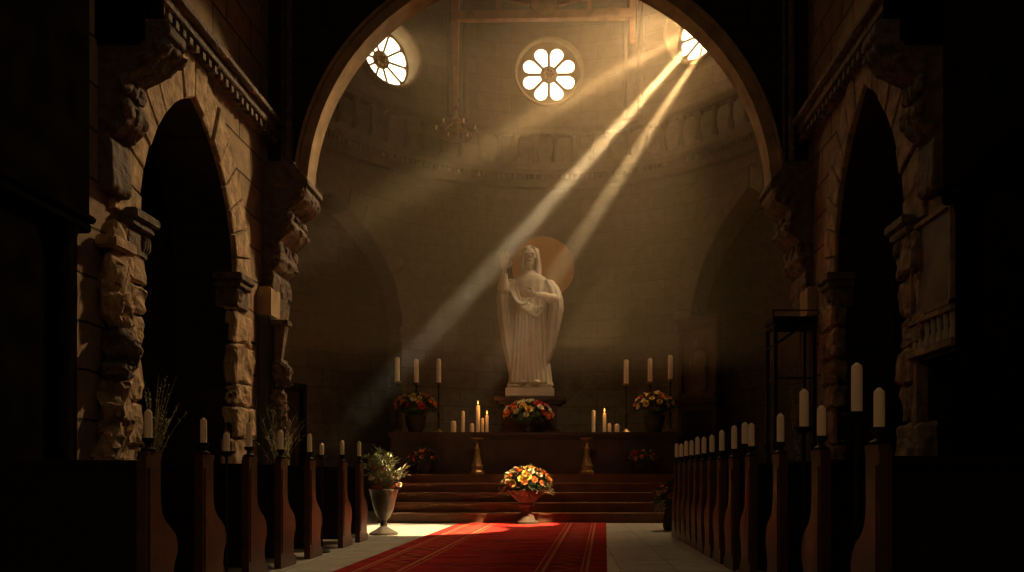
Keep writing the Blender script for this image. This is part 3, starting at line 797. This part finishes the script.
for x, h, r, lit, lab in ((453.5, .24, .055, 0, 'short stout unlit candle nearer the urn, outermost of the altar top row'), (463, .44, .035, 0, 'slim unlit candle second in row on altar, urn end'), (472, .19, .045, 0, 'short low candle beside the tallest lit candle on the altar'),
                          (478, .56, .042, 1, 'tallest lit candle with orange flame on the altar top'), (482.6, .3, .03, 0, 'thin short candle between the two lit candles on the altar'), (487, .36, .032, 1, 'short lit candle beside the middle bouquet on the altar'),
                          (593.5, .46, .036, 0, 'tall unlit candle on the altar just past the middle bouquet, shrine side'), (604.5, .41, .036, 1, 'lit candle with small flame on the altar, shrine side'), (609.5, .19, .036, 0, 'short candle next to the lit candle on the shrine side'), (617, .18, .048, 0, 'short stout candle outermost of altar row, shrine side')):
    candle((px(x, 17.25), 17.25, AZ), h, r, lab, 'small altar candles', bool(lit))

for x, lab in ((-1.73, 'flared brass stand on the top step, urn side'), (.43, 'flared brass stand on the top step, shrine side')):
    o = empty('brass_stand', (x, 16.72, .86), label=lab, cat='stand', group='brass stands on the top step')
    b = MB(); b.lathe([(.14, 0), (.14, .04), (.11, .08), (.12, .16), (.1, .2)], 8); b.build('base', M['brass'], o)
    b = MB(); b.lathe([(.1, .18), (.065, .32), (.045, .45), (.06, .5), (.03, .54), (.03, .66)], 12); b.build('stem', M['brass'], o, True)
    b = MB(); b.lathe([(.03, .64), (.12, .68), (.125, .71), (.05, .71)], 16); b.build('dish', M['brass'], o, True)

# ------------------------------------------------------------------ flowers and plants
def rose_mesh(mat, r=.07):
    b = MB(); bm = b.bm
    for ring, (n, r0, op, z0) in enumerate(((3, .35, .15, .0), (5, .6, .45, -.05), (6, .85, .8, -.12), (7, 1.0, 1.15, -.2))):
        for k in range(n):
            t = 2*PI*k/n+ring*.7
            q = []
            for i, (u, w) in enumerate(((0, .25), (.5, .62), (.85, .55), (1.0, .25))):
                rad = r*r0*(.25+u*.75*sin(min(1.4, op*.8+.35))); zz = r*(z0+u*.85*cos(op*.75))
                for s in (-1, 0, 1):
                    tt_ = t+s*w*1.1/ max(.6, (n/5))
                    q.append(bm.verts.new(((rad+(0.06*r if s == 0 else 0))*cos(tt_), (rad+(0.06*r if s == 0 else 0))*sin(tt_), zz-(.08*r if s and i == 3 else 0))))
            for i in range(3):
                for j in range(2): bm.faces.new((q[i*3+j], q[i*3+j+1], q[i*3+j+4], q[i*3+j+3]))
    b.ell((0, 0, .25*r), (.22*r, .22*r, .4*r), 1)
    me = bpy.data.meshes.new('flower'); bm.to_mesh(me); bm.free()
    me.polygons.foreach_set('use_smooth', [True]*len(me.polygons)); me.materials.append(mat)
    return me
ROSE = {k: rose_mesh(v) for k, v in FL.items()}
def leaf(bm, p, d, L, w, up=Vector((0, 0, 1))):
    d = d.normalized(); s = d.cross(up)
    if s.length < .01: s = Vector((1, 0, 0))
    s.normalize(); nn = s.cross(d)
    a, b1, b2, c = p, p+d*L*.5+s*w/2+nn*L*.06, p+d*L*.5-s*w/2+nn*L*.06, p+d*L-nn*L*.08
    v = [bm.verts.new(q) for q in (a, b1, c, b2)]; bm.faces.new(v)
def arrangement(loc, rx, rz, zc, nf, colors, label, potf, fs=1., rng=None, potmat='pot', potname='pot', droop=0):
    rng = rng or random.Random(int((loc[0]+9)*1000))
    o = empty('flower_arrangement', loc, label=label, cat='flowers')
    b = MB(); potf(b); b.build(potname, M[potmat], o, True)
    b = MB()
    for k in range(240):
        t = rng.uniform(0, 2*PI); u = rng.uniform(-.35, 1)
        d = Vector((cos(t)*math.sqrt(1-u*u), sin(t)*math.sqrt(1-u*u), u))
        p = Vector((d.x*rx*.8, d.y*rx*.45, zc+d.z*rz*.75))
        leaf(b.bm, p, d+Vector((rng.uniform(-.5, .5), rng.uniform(-.5, .5), rng.uniform(-.5, .3))), rng.uniform(.1, .17), rng.uniform(.03, .06))
    b.ell((0, 0, zc-.02), (rx*.72, rx*.45, rz*.7), 2)
    b.build('foliage', M['leaf'], o, fix=False)
    if droop:
        b = MB()
        for k in range(90):
            t = rng.uniform(0, 2*PI); d = Vector((cos(t), sin(t)*.7, rng.uniform(-.7, .1))); p = Vector((d.x*rx*.95, d.y*rx*.7, zc-.1+rng.uniform(-.1, .08)))
            leaf(b.bm, p, d, .1, .035)
        b.build('trailing_leaf', M['paleleaf'], o, fix=False)  # loose drooping leaves around the bouquet, no climbing plant
    for k in range(nf):
        u = 1-(k+.5)/nf*1.12; t = k*2.39996+rng.uniform(-.2, .2); rr = math.sqrt(max(0, 1-u*u))
        c = rng.choice(colors)
        f = bpy.data.objects.new('flower', ROSE[c]); C.objects.link(f); f.parent = o
        d = Vector((cos(t)*rr, sin(t)*rr, u))
        f.location = (d.x*rx*.93, d.y*rx*.62, zc+d.z*rz*.93)
        f.rotation_euler = (d.normalized()+Vector((0, 0, .25))).to_track_quat('Z', 'Y').to_euler()
        s = fs*rng.uniform(.75, 1.15); f.scale = (s, s, s)
    return o
def pot(h, r): return lambda b: b.lathe([(r*.6, 0), (r*.65, .02), (r*.9, h*.5), (r, h-.03), (r*1.05, h-.02), (r*1.05, h), (r*.85, h)], 18)
arrangement((-3.06, 17.42, AZ), .44, .27, .54, 34, ['orange', 'red', 'cream', 'yellow', 'pink', 'orange', 'cream'], 'round mixed bouquet under the three tall candles, urn end of the altar', pot(.36, .22), 1.0)
arrangement((1.83, 17.42, AZ), .42, .28, .56, 34, ['orange', 'yellow', 'cream', 'yellow', 'pink'], 'round yellow and orange bouquet on the altar beside the shrine cabinet', pot(.36, .22), 1.0)
arrangement((-.74, 17.1, AZ), .5, .3, .34, 40, ['cream', 'cream', 'orange', 'pink', 'yellow', 'red', 'cream'], 'large mixed bouquet on the altar directly below the statue', lambda b: b.lathe([(.1, .0), (.12, .05), (.09, .2), (.08, .28)], 14), 1.12)
arrangement((-2.8, 16.72, .86), .27, .17, .3, 22, ['red', 'orange', 'pink', 'red', 'orange'], 'small red and orange pot of flowers on top step, urn side', pot(.22, .17), .78)
arrangement((1.52, 16.72, .86), .27, .17, .3, 22, ['red', 'pink', 'red', 'pink', 'orange'], 'small pink and red pot of flowers on top step, shrine side', pot(.22, .17), .78)
def urnf(b): b.lathe([(.2, 0), (.2, .04), (.15, .07), (.13, .12), (.085, .2), (.08, .27), (.13, .32), (.12, .36), (.2, .43), (.29, .52), (.33, .57), (.3, .57), (.25, .52)], 24)
arrangement((-.66, 14.52, .012), .42, .26, .7, 44, ['yellow', 'yellow', 'cream', 'orange', 'red', 'cream', 'orange'], 'sunlit bouquet in a stone pedestal urn at the carpet end', urnf, 1.0, potmat='terracotta', potname='urn', droop=1)
arrangement((1.62, 13.0, 0), .22, .2, .5, 20, ['pink', 'red', 'orange', 'cream'], 'dim pink bouquet in floor vase at the end of the pulpit side pews', lambda b: b.lathe([(.1, 0), (.12, .04), (.13, .15), (.09, .3), (.11, .38), (.08, .38)], 16), .85, droop=1)

def plant(loc, label, potf, stems, H, spread, mat, name='potted_plant', potmat='pot', leafL=.1, leafW=.03, flowers=0, z0=.5, dens=12, seed=1, droop=.3):
    rng = random.Random(seed)
    o = empty(name, loc, label=label, cat='plant')
    b = MB(); potf(b); b.build('urn' if potmat == 'urn' else 'vase', M[potmat], o, True)
    sb, lb = MB(), MB()
    for k in range(stems):
        t = rng.uniform(0, 2*PI); s = rng.uniform(.15, 1)*spread; h = H*rng.uniform(.55, 1)
        pts = []
        for i in range(8):
            u = i/7; pts.append(Vector((cos(t)*s*u**1.6, sin(t)*s*u**1.6, z0-.15+(h)*(u-droop*s/spread*u**3))))
        sb.tube(pts, [.006*(1-.7*i/7) for i in range(8)], 5)
        for j in range(dens):
            u = rng.uniform(.25, 1); i = min(6, int(u*7)); p = pts[i].lerp(pts[i+1], u*7-i); d = pts[i+1]-pts[i]
            leaf(lb.bm, p, d.normalized()*.7+Vector((rng.uniform(-1, 1), rng.uniform(-1, 1), rng.uniform(-.5, .6))), leafL*rng.uniform(.6, 1.2), leafW)
    sb.build('stem', M['twig'], o); lb.build('foliage', M[mat], o, fix=False)
    for k in range(flowers):
        t = rng.uniform(0, 2*PI); s = rng.uniform(.08, .22)
        f = bpy.data.objects.new('flower', ROSE[rng.choice(['orange', 'cream', 'pink', 'red'])]); C.objects.link(f); f.parent = o
        f.location = (cos(t)*s, sin(t)*s, z0+rng.uniform(.02, .4)*(1 if k > 7 else .35)); f.rotation_euler = (rng.uniform(.2, 1), rng.uniform(-1, 1), t); f.scale = (.7,)*3
    return o
plant((-2.57, 12.05, 0), 'leafy fern and flowers in a tall dark metal urn beside the last pew', lambda b: b.lathe([(.2, 0), (.2, .03), (.12, .07), (.05, .12), (.045, .2), (.09, .25), (.14, .36), (.17, .5), (.2, .62), (.22, .64), (.19, .64), (.15, .58)], 20),
      46, .85, .36, 'paleleaf', 'urn_plant', 'urn', .11, .03, 16, .62, 22, 3)
plant((-4.33, 8.92, 0), 'tall dried flowering twigs in the dark archway', lambda b: b.lathe([(.12, 0), (.16, .2), (.15, .5), (.08, .75), (.1, .85), (.08, .85)], 16), 34, 1.35, .36, 'paleleaf', 'twig_plant', 'pot', .045, .018, 0, .85, 16, 5, .12)
plant((-3.95, 11.75, 0), 'dry spiky grass plant in a pot beside the grey shaft', lambda b: b.lathe([(.12, 0), (.15, .2), (.16, .6), (.14, .75), (.16, .8), (.13, .8)], 16), 26, 1.25, .42, 'paleleaf', 'grass_plant', 'pot', .13, .014, 0, .8, 9, 8, .15)
plant((3.3, 12.0, 0), 'dark leafy twigs inside the wooden canopy stand', lambda b: b.lathe([(.1, 0), (.13, .2), (.11, .6), (.12, .7), (.1, .7)], 14), 36, 1.7, .2, 'leaf', 'twig_plant', 'pot', .05, .02, 0, .7, 20, 11, .1)

# ------------------------------------------------------------------ pews
ORD = ['first', 'second', 'third', 'fourth', 'fifth', 'sixth', 'seventh', 'eighth', 'ninth', 'tenth', 'eleventh', 'twelfth', 'thirteenth']
PH = 1.0
def pew_proto(s, L, D):
    o = empty('pew', (0, 0, 0))
    prof = [(0, 0), (0, PH-.03), (.012, PH-.03), (.012, PH), (.2, PH), (.2, PH-.03), (.185, PH-.05), (.185, .72), (.19, .66), (.21, .6), (.26, .55), (.33, .51), (D-.045, .46), (D-.02, .4), (D-.02, .34), (D-.06, .28), (D-.08, .2), (D-.06, .1), (D, .08), (D, 0)]
    full = prof
    for x0 in (0, L-.06):
        xs = (s*x0, s*(x0+.06)); prof = full if x0 == 0 else [(y, z*.945) for y, z in full]
        b = MB(); b.prism(prof, lambda y, z: Vector((xs[0], y, z)), lambda y, z: Vector((xs[1], y, z)))
        e = b.build('end_panel', M['wood'], o)
        if x0 == 0:
            b = MB(); b.prism([(.03, .14), (.03, .9), (.12, .9), (.12, .5), (D-.12, .36), (D-.12, .14)], lambda y, z: Vector((-s*.008, y, z)), lambda y, z: Vector((s*.002, y, z))); b.build('inset_moulding', M['wood'], e)
    def bx(nm, x0, x1, y0, y1, z0, z1, mat='woodblack'):  # near-black oak paints the shade on pew backs and seats
        xs = sorted((s*x0, s*x1)); b = MB(); b.box(xs[0], xs[1], y0, y1, z0, z1, .006); return b.build(nm, M[mat], o)
    bx('backrest', .06, L-.06, .03, .06, .1, PH-.1)
    bx('top_rail', .06, L-.06, .012, .085, PH-.1, PH-.055)
    bx('seat', .06, L-.06, .06, D-.04, .4, .44)
    bx('seat_front', .06, L-.06, D-.11, D-.085, .1, .4)
    b = MB(); b.lathe([(.045, PH), (.045, PH+.015), (.02, PH+.03), (.018, PH+.05), (.035, PH+.06), (.038, PH+.085), (.02, PH+.085)], 12, (s*.03, .085, 0)); b.build('candle_holder', M['iron'], o, True)
    return o
LX, RX = -2.57, 1.48
ZL = [10.65, 9.84, 8.57, 7.69, 6.91, 6.03, 5.22]
ZR = [11.4, 10.95, 10.5, 10.05, 9.6, 9.15, 8.65, 8.1, 7.5, 6.8, 5.87, 4.92, 4.0]
for side, X, ZS, L, nm in ((-1, LX, ZL, 1.28, 'urn side'), (1, RX, ZR, 1.58, 'pulpit side')):
    pp = pew_proto(side, L, .44 if side < 0 else .425)
    hs = [.19, .17, .19, .18, .2, .18, .18, .2, .21, .19, .2, .18, .19]
    for k, Y in enumerate(ZS):
        p = pp if k == 0 else copy_tree(pp)
        p.location = (X, Y, 0)
        tag(p, 'dark wooden pew, %s from the altar steps in the %s block' % (ORD[k], nm), 'pew', nm + ' pews')
        candle((X+side*.03, Y+.085, PH+.085), hs[k], .023 if side < 0 else .026, 'cream candle on the post of the %s pew from altar steps, %s' % (ORD[k], nm), nm + ' pew candles')

# tall candle stands between the pews
for x, y, h, ch, r, lab in ((1.6, 4.66, 1.2, .27, .03, 'by the pew thirteenth from the altar steps, pulpit side'), (1.575, 5.6, 1.17, .25, .03, 'behind the twelfth pulpit side pew'), (1.56, 7.37, 1.12, .19, .028, 'behind the tenth pulpit side pew'),
                      (-2.66, 6.68, 1.04, .15, .024, 'behind the sixth urn side pew'), (-2.66, 9.3, 1.07, .13, .024, 'behind the third urn side pew')):
    o = empty('candle_stand', (x, y, 0), label='tall dark iron candle stand ' + lab, cat='candle stand', group='iron candle stands between the pews')
    b = MB(); b.lathe([(.09, 0), (.09, .015), (.03, .04)], 16); b.build('base', M['iron'], o, True)
    b = MB(); b.tube([(0, 0, .03), (0, 0, h-.03)], .012, 8); b.build('pole', M['iron'], o, True)
    b = MB(); b.lathe([(.012, h-.05), (.05, h-.02), (.07, h-.008), (.07, h), (.03, h)], 14); b.build('drip_pan', M['iron'], o, True)
    candle((x, y, h), ch, r, 'cream candle on the iron stand ' + lab, 'candles on iron stands')

# ------------------------------------------------------------------ carpet
b = MB(); bm = b.bm; uv = bm.loops.layers.uv.new('UVMap')
N = 24; y0, y1 = 1.5, 14.82
def edge(y): t = (14.85-y)/7.39; return -1.84-.18*t, .72-.35*t
rows = []
for i in range(N+1):
    y = y0+(y1-y0)*i/N; l, r = edge(y)
    rows.append([bm.verts.new((l+(r-l)*k/8, y, .012)) for k in range(9)])
for i in range(N):
    for k in range(8):
        f = bm.faces.new((rows[i][k], rows[i][k+1], rows[i+1][k+1], rows[i+1][k]))
        for lp, (ii, kk) in zip(f.loops, ((i, k), (i, k+1), (i+1, k+1), (i+1, k))): lp[uv].uv = (kk/8, (y1-y0)*ii/N)
ex = bmesh.ops.extrude_edge_only(bm, edges=[e for e in bm.edges if e.is_boundary])
for v in ex['geom']:
    if isinstance(v, bmesh.types.BMVert): v.co.z = .001
tag(b.build('carpet_runner', carpet_mat(), fix=False), 'long red patterned carpet runner down the aisle to the steps', 'carpet')

# ------------------------------------------------------------------ shrine cabinet beside the altar
sc = empty('shrine_cabinet', (2.84, 18.05, 0), -.5, label='dark carved shrine cabinet with relief figure behind the altar end', cat='cabinet')
b = MB(); b.box(-.42, .42, -.15, .28, 0, 2.35, .01); b.build('body', M['altar'], sc)
b = MB(); b.box(-.33, .33, -.17, -.14, .5, 2.2, .01); d_ = b.build('door', M['woodblack'], sc)
b = MB(); b.ell((.25, -.19, 1.4), (.02, .02, .02), 1); b.build('knob', M['brass'], d_)
b = MB(); b.box(-.48, .48, -.2, .3, 2.35, 2.45, .015); b.build('cornice', M['altar'], sc)
b = MB(); b.box(-.42, -.34, -.12, .1, 2.45, 4.05, .01); b.box(.34, .42, -.12, .1, 2.45, 4.05, .01); b.box(-.42, .42, -.12, .1, 3.95, 4.08, .01); b.box(-.42, .42, -.12, .1, 2.45, 2.56, .01); b.box(-.47, .47, -.16, .12, 4.08, 4.16, .01); b.build('frame', M['wood'], sc)
b = MB(); b.box(-.34, .34, .0, .05, 2.56, 3.95); b.build('relief_panel', M['canvas'], sc)
b = MB()
for c, r in (((0, -.02, 3.6), (.08, .07, .1)), ((0, -.0, 3.62), (.12, .04, .13)), ((0, -.02, 3.25), (.16, .08, .26)), ((0, -.02, 2.85), (.2, .08, .3)), ((-.14, -.04, 3.2), (.06, .06, .2)), ((.14, -.05, 3.25), (.06, .06, .18))): b.ell(c, r, 3)
for k in range(7): b.tube([(-.13+.045*k, -.09, 3.15), (-.17+.057*k, -.1, 2.6)], .014, 6)
b.build('relief_figure', M['relief'], sc, True)

# canopy stand by the far column
cs = empty('canopy_stand', (3.26, 12.14, 0), label='dark wooden canopy stand on thin posts before the far column', cat='stand')
b = MB(); b.box(-.36, .26, -.3, .24, 2.98, 3.06, .01); b.box(-.33, .23, -.27, .21, 2.92, 2.98, .01); b.build('top_board', M['woodblack'], cs)
b = MB(); b.bar((-.34, -.1, 2.66), (0.05, -.1, 2.92), .5, .03); b.build('sloped_board', M['woodblack'], cs)
for x in (-.32, .22):
    for y in (-.26, .2):
        b = MB(); b.bar((x, y, 0), (x, y, 2.93), .05); b.lathe([(.04, 1.2), (.05, 1.25), (.04, 1.3)], 8, (x, y, 0)); b.build('post', M['woodblack'], cs)
b = MB(); b.tube([(-.32, -.26, 2.2), (.22, -.26, 2.2)], .012, 6); b.tube([(-.32, -.26, 2.2), (-.32, .2, 2.2)], .012, 6); b.tube([(-.36, -.3, 3.14), (.26, -.3, 3.14)], .01, 6); b.tube([(-.36, -.3, 3.06), (-.36, -.3, 3.16)], .012, 6); b.build('rail', M['iron'], cs)

# old painting, little balustrade and doorway on the far side wall
pt = empty('framed_painting', (XR-.01, 8.25, 2.9), label='old dark framed painting on the wall beside the pillar, over a balustrade', cat='painting')
b = MB()
b.box(-.06, 0, -.47, -.41, -.48, .48, .01); b.box(-.06, 0, .41, .47, -.48, .48, .01); b.box(-.06, 0, -.47, .47, .42, .48, .01); b.box(-.06, 0, -.47, .47, -.48, -.42, .01); b.build('frame', M['blockr'], pt)
b = MB(); b.box(-.03, -.005, -.41, .41, -.42, .42); b.build('canvas', M['canvas'], pt)
wb = empty('wall_balustrade', (XR, 8.2, 2.05), label='small pale balustrade panel over the dark side doorway', cat='balustrade')
b = MB(); b.box(-.1, 0, -.5, .5, .3, .36, .01); b.build('top_rail', M['blockr'], wb)
b = MB(); b.box(-.12, 0, -.55, .5, -.03, .05, .01); b.build('bottom_rail', M['blockr'], wb)
for k in range(7):
    b = MB(); b.lathe([(.03, .05), (.04, .1), (.022, .18), (.03, .25), (.03, .3)], 8, (-.05, -.42+.135*k, 0)); b.build('baluster', M['reveal'], wb, True)
dd = empty('door_2', (XR+.35, 8.15, 0)); struct(dd)
b = MB(); b.box(0, .05, -.41, .41, 0, 2.01); b.build('panel', M['void'], dd)  # near-black sheet standing in for the darkness of the doorway
b = MB(); b.box(-.42, -.3, .38, .52, 0, 2.03, .01); b.build('door_frame', M['blockr'], dd)

# ------------------------------------------------------------------ haze and light
b = MB(); b.lathe([(5.15, 2.9), (5.15, 12.1)], 40, (AX, AY, 0))
bmesh.ops.bisect_plane(b.bm, geom=b.bm.verts[:]+b.bm.edges[:]+b.bm.faces[:], plane_co=(0, 13.3, 0), plane_no=(0, -1, 0), clear_outer=True)
bmesh.ops.holes_fill(b.bm, edges=[e for e in b.bm.edges if e.is_boundary])
hz = b.build('haze', vol('apse haze', (1, .78, .5), .032, .25)); tag(hz, 'warm dusty haze filling the round apse', 'haze', kind='stuff')

def lamp(kind, name, loc, energy, col=(1, .74, .42), target=None, **k):
    d = bpy.data.lights.new(name, kind); d.energy = energy; d.color = col
    for a, v in k.items(): setattr(d, a, v)
    o = bpy.data.objects.new(name, d); C.objects.link(o); o.location = loc
    if target is not None: o.rotation_euler = (Vector(target)-Vector(loc)).to_track_quat('-Z', 'Y').to_euler()
    return o
aw, zw, rw = WIN[2]
WP = Vector((AX+(AR+.4)*sin(aw), AY+(AR+.4)*cos(aw), zw))      # in the glazing plane of the sunny window
tang = Vector((cos(aw), -sin(aw), 0))
SUN = (1, .62, .27)
def beam(target, off, ang, energy, dens, back=7.0, length=None, w1=.5, blend=1.0, shaft=True):
    T = Vector(target); P = WP + tang*off[0] + Vector((0, 0, off[1]))
    d = (T-P).normalized(); src = P - d*back
    lamp('SPOT', 'sunbeam', src, energy, SUN, T, spot_size=2*ang, spot_blend=blend, shadow_soft_size=.02)
    if not shaft: return
    st_ = P + d*.05; L = length or (T-P).length
    top = None
    cuts = [(.0, .4, 1)]+[(.4+.06*j, .46+.06*j, max(.015, (1-(j+.7)/10.5))**1.35) for j in range(10)]       # denser haze added in the beam's shape, thinned to fade it
    for i, (u0, u1, k) in enumerate(cuts):
        l0, l1 = max(.05, u0*L if i else .05), u1*L
        b = MB(); b.tube([P + d*(l0+(.012 if i else 0)), P + d*l1], [(back+l0)*math.tan(ang)*1.05, (back+l1)*math.tan(ang)*1.05], 20)
        o = b.build('light_shaft' if not top else 'shaft_fade', vol('shaft haze', (1, .84, .56), dens*k, .2), top, smooth=True)
        top = top or o
    return tag(top, None, 'haze', None, 'stuff')
sh = [beam((-2.7, 16.4, 3.4), (.18, .25), .026, 185000, .28, 2, 12.6),
      beam((-1.0, 16.0, 3.3), (.33, .125), .025, 70000, .25, 2, 11.2),
      beam((-5.0, 16.6, 5.2), (-.18, .25), .06, 30000, .09, 1.5, 10.4)]
for o, l in zip(sh, ('bright narrow sunbeam from the upper window toward the statue', 'second parallel sunbeam just beyond the brightest one', 'broad faint sunbeam from the upper window above the brightest one')): o['label'] = l
# added spots, no window behind them, for the sun patch before the steps
lamp('SPOT', 'patch_spot', (2.9, 11.2, 8.8), 23000, (1, .74, .42), (-2.3, 13.1, 0), spot_size=.26, spot_blend=.2, shadow_soft_size=.03)
lamp('SPOT', 'patch_spot', (2.9, 11.2, 8.8), 17000, (1, .74, .42), (-.85, 14.45, 0), spot_size=.15, spot_blend=.3, shadow_soft_size=.03)
# window glow spilling into the apse and through the great arch
def inside(i, dd=.5):
    a, z, r = WIN[i]; return Vector((AX+(AR-dd)*sin(a), AY+(AR-dd)*cos(a), z))
lamp('AREA', 'window_light', inside(1), 12, (1, .62, .3), (-.4, 13, 2), shape='DISK', size=1.3)
lamp('AREA', 'window_light', inside(2), 45, (1, .62, .3), (-2, 12, 2), shape='DISK', size=1.2)
lamp('AREA', 'window_light', inside(0), 4, (1, .62, .3), (1.5, 12, 2), shape='DISK', size=1.2)
lamp('SPOT', 'window_shaft_on_wall', inside(2, .7), 5000, (1, .68, .36), (XL, 9.6, 2.6), spot_size=.7, spot_blend=1, shadow_soft_size=.35)
lamp('SPOT', 'statue_key', inside(2, 1.2), 320, (1, .72, .42), (-.6, 17.6, 4.6), spot_size=.4, spot_blend=1, shadow_soft_size=.2)  # extra key spot added to brighten the statue
lamp('SPOT', 'window_shaft_on_wall', inside(0, .7), 240, (1, .66, .36), (XR, 9.4, 3.2), spot_size=.7, spot_blend=1, shadow_soft_size=.35)
lamp('SPOT', 'chancel_fill', (.9, 13.2, 6.6), 100, (1, .74, .46), (-.65, 17.8, 4.0), spot_size=.7, spot_blend=1, shadow_soft_size=.25)  # unseen fill added for the statue's front
lamp('SPOT', 'chancel_fill', (-.4, 13.2, 4.7), 90, (1, .68, .38), (-.6, 17.2, 2.0), spot_size=1.0, spot_blend=.8, shadow_soft_size=.25)  # unseen fill added for altar and flowers
lamp('SPOT', 'haze_glow', inside(2, .6), 2000, (1, .68, .36), (.2, 16.2, 3.4), spot_size=.9, spot_blend=1, shadow_soft_size=.3)
lamp('POINT', 'candle_fill', (-.5, 1.6, 4.6), 34, (1, .7, .4), shadow_soft_size=.4)  # unseen point light added to lift the pew candles
# unseen overhead fill added for the nave, under a closed ceiling
lamp('AREA', 'nave_fill', (-.5, 6.5, 9.3), 18, (1, .74, .5), (-.5, 8, 0), shape='RECTANGLE', size=4, size_y=5)
for x, z in ((478, 2.36), (487, 2.16), (604.5, 2.2)):
    lamp('POINT', 'candle_glow', (px(x, 17.15), 17.13, z), 2.0, (1, .4, .1), shadow_soft_size=.03)

w = bpy.data.worlds.new('world'); S.world = w; w.use_nodes = True
w.node_tree.nodes['Background'].inputs[0].default_value = (1, .75, .5, 1); w.node_tree.nodes['Background'].inputs[1].default_value = .002

cam = bpy.data.cameras.new('camera'); co = bpy.data.objects.new('camera', cam); C.objects.link(co)
co.location = (0, 0, EYE); co.rotation_euler = (PI/2, 0, 0)
cam.sensor_width = 36; cam.lens = 850*36/1024
cam.shift_x = -(565-512)/1024; cam.shift_y = (474-286)/1024
cam.clip_end = 100
S.camera = co
S.view_settings.view_transform = 'Standard'
S.view_settings.look = 'None'
S.cycles.use_light_tree = False
S.cycles.transparent_max_bounces = 64
S.cycles.max_bounces = 6
S.cycles.volume_bounces = 1
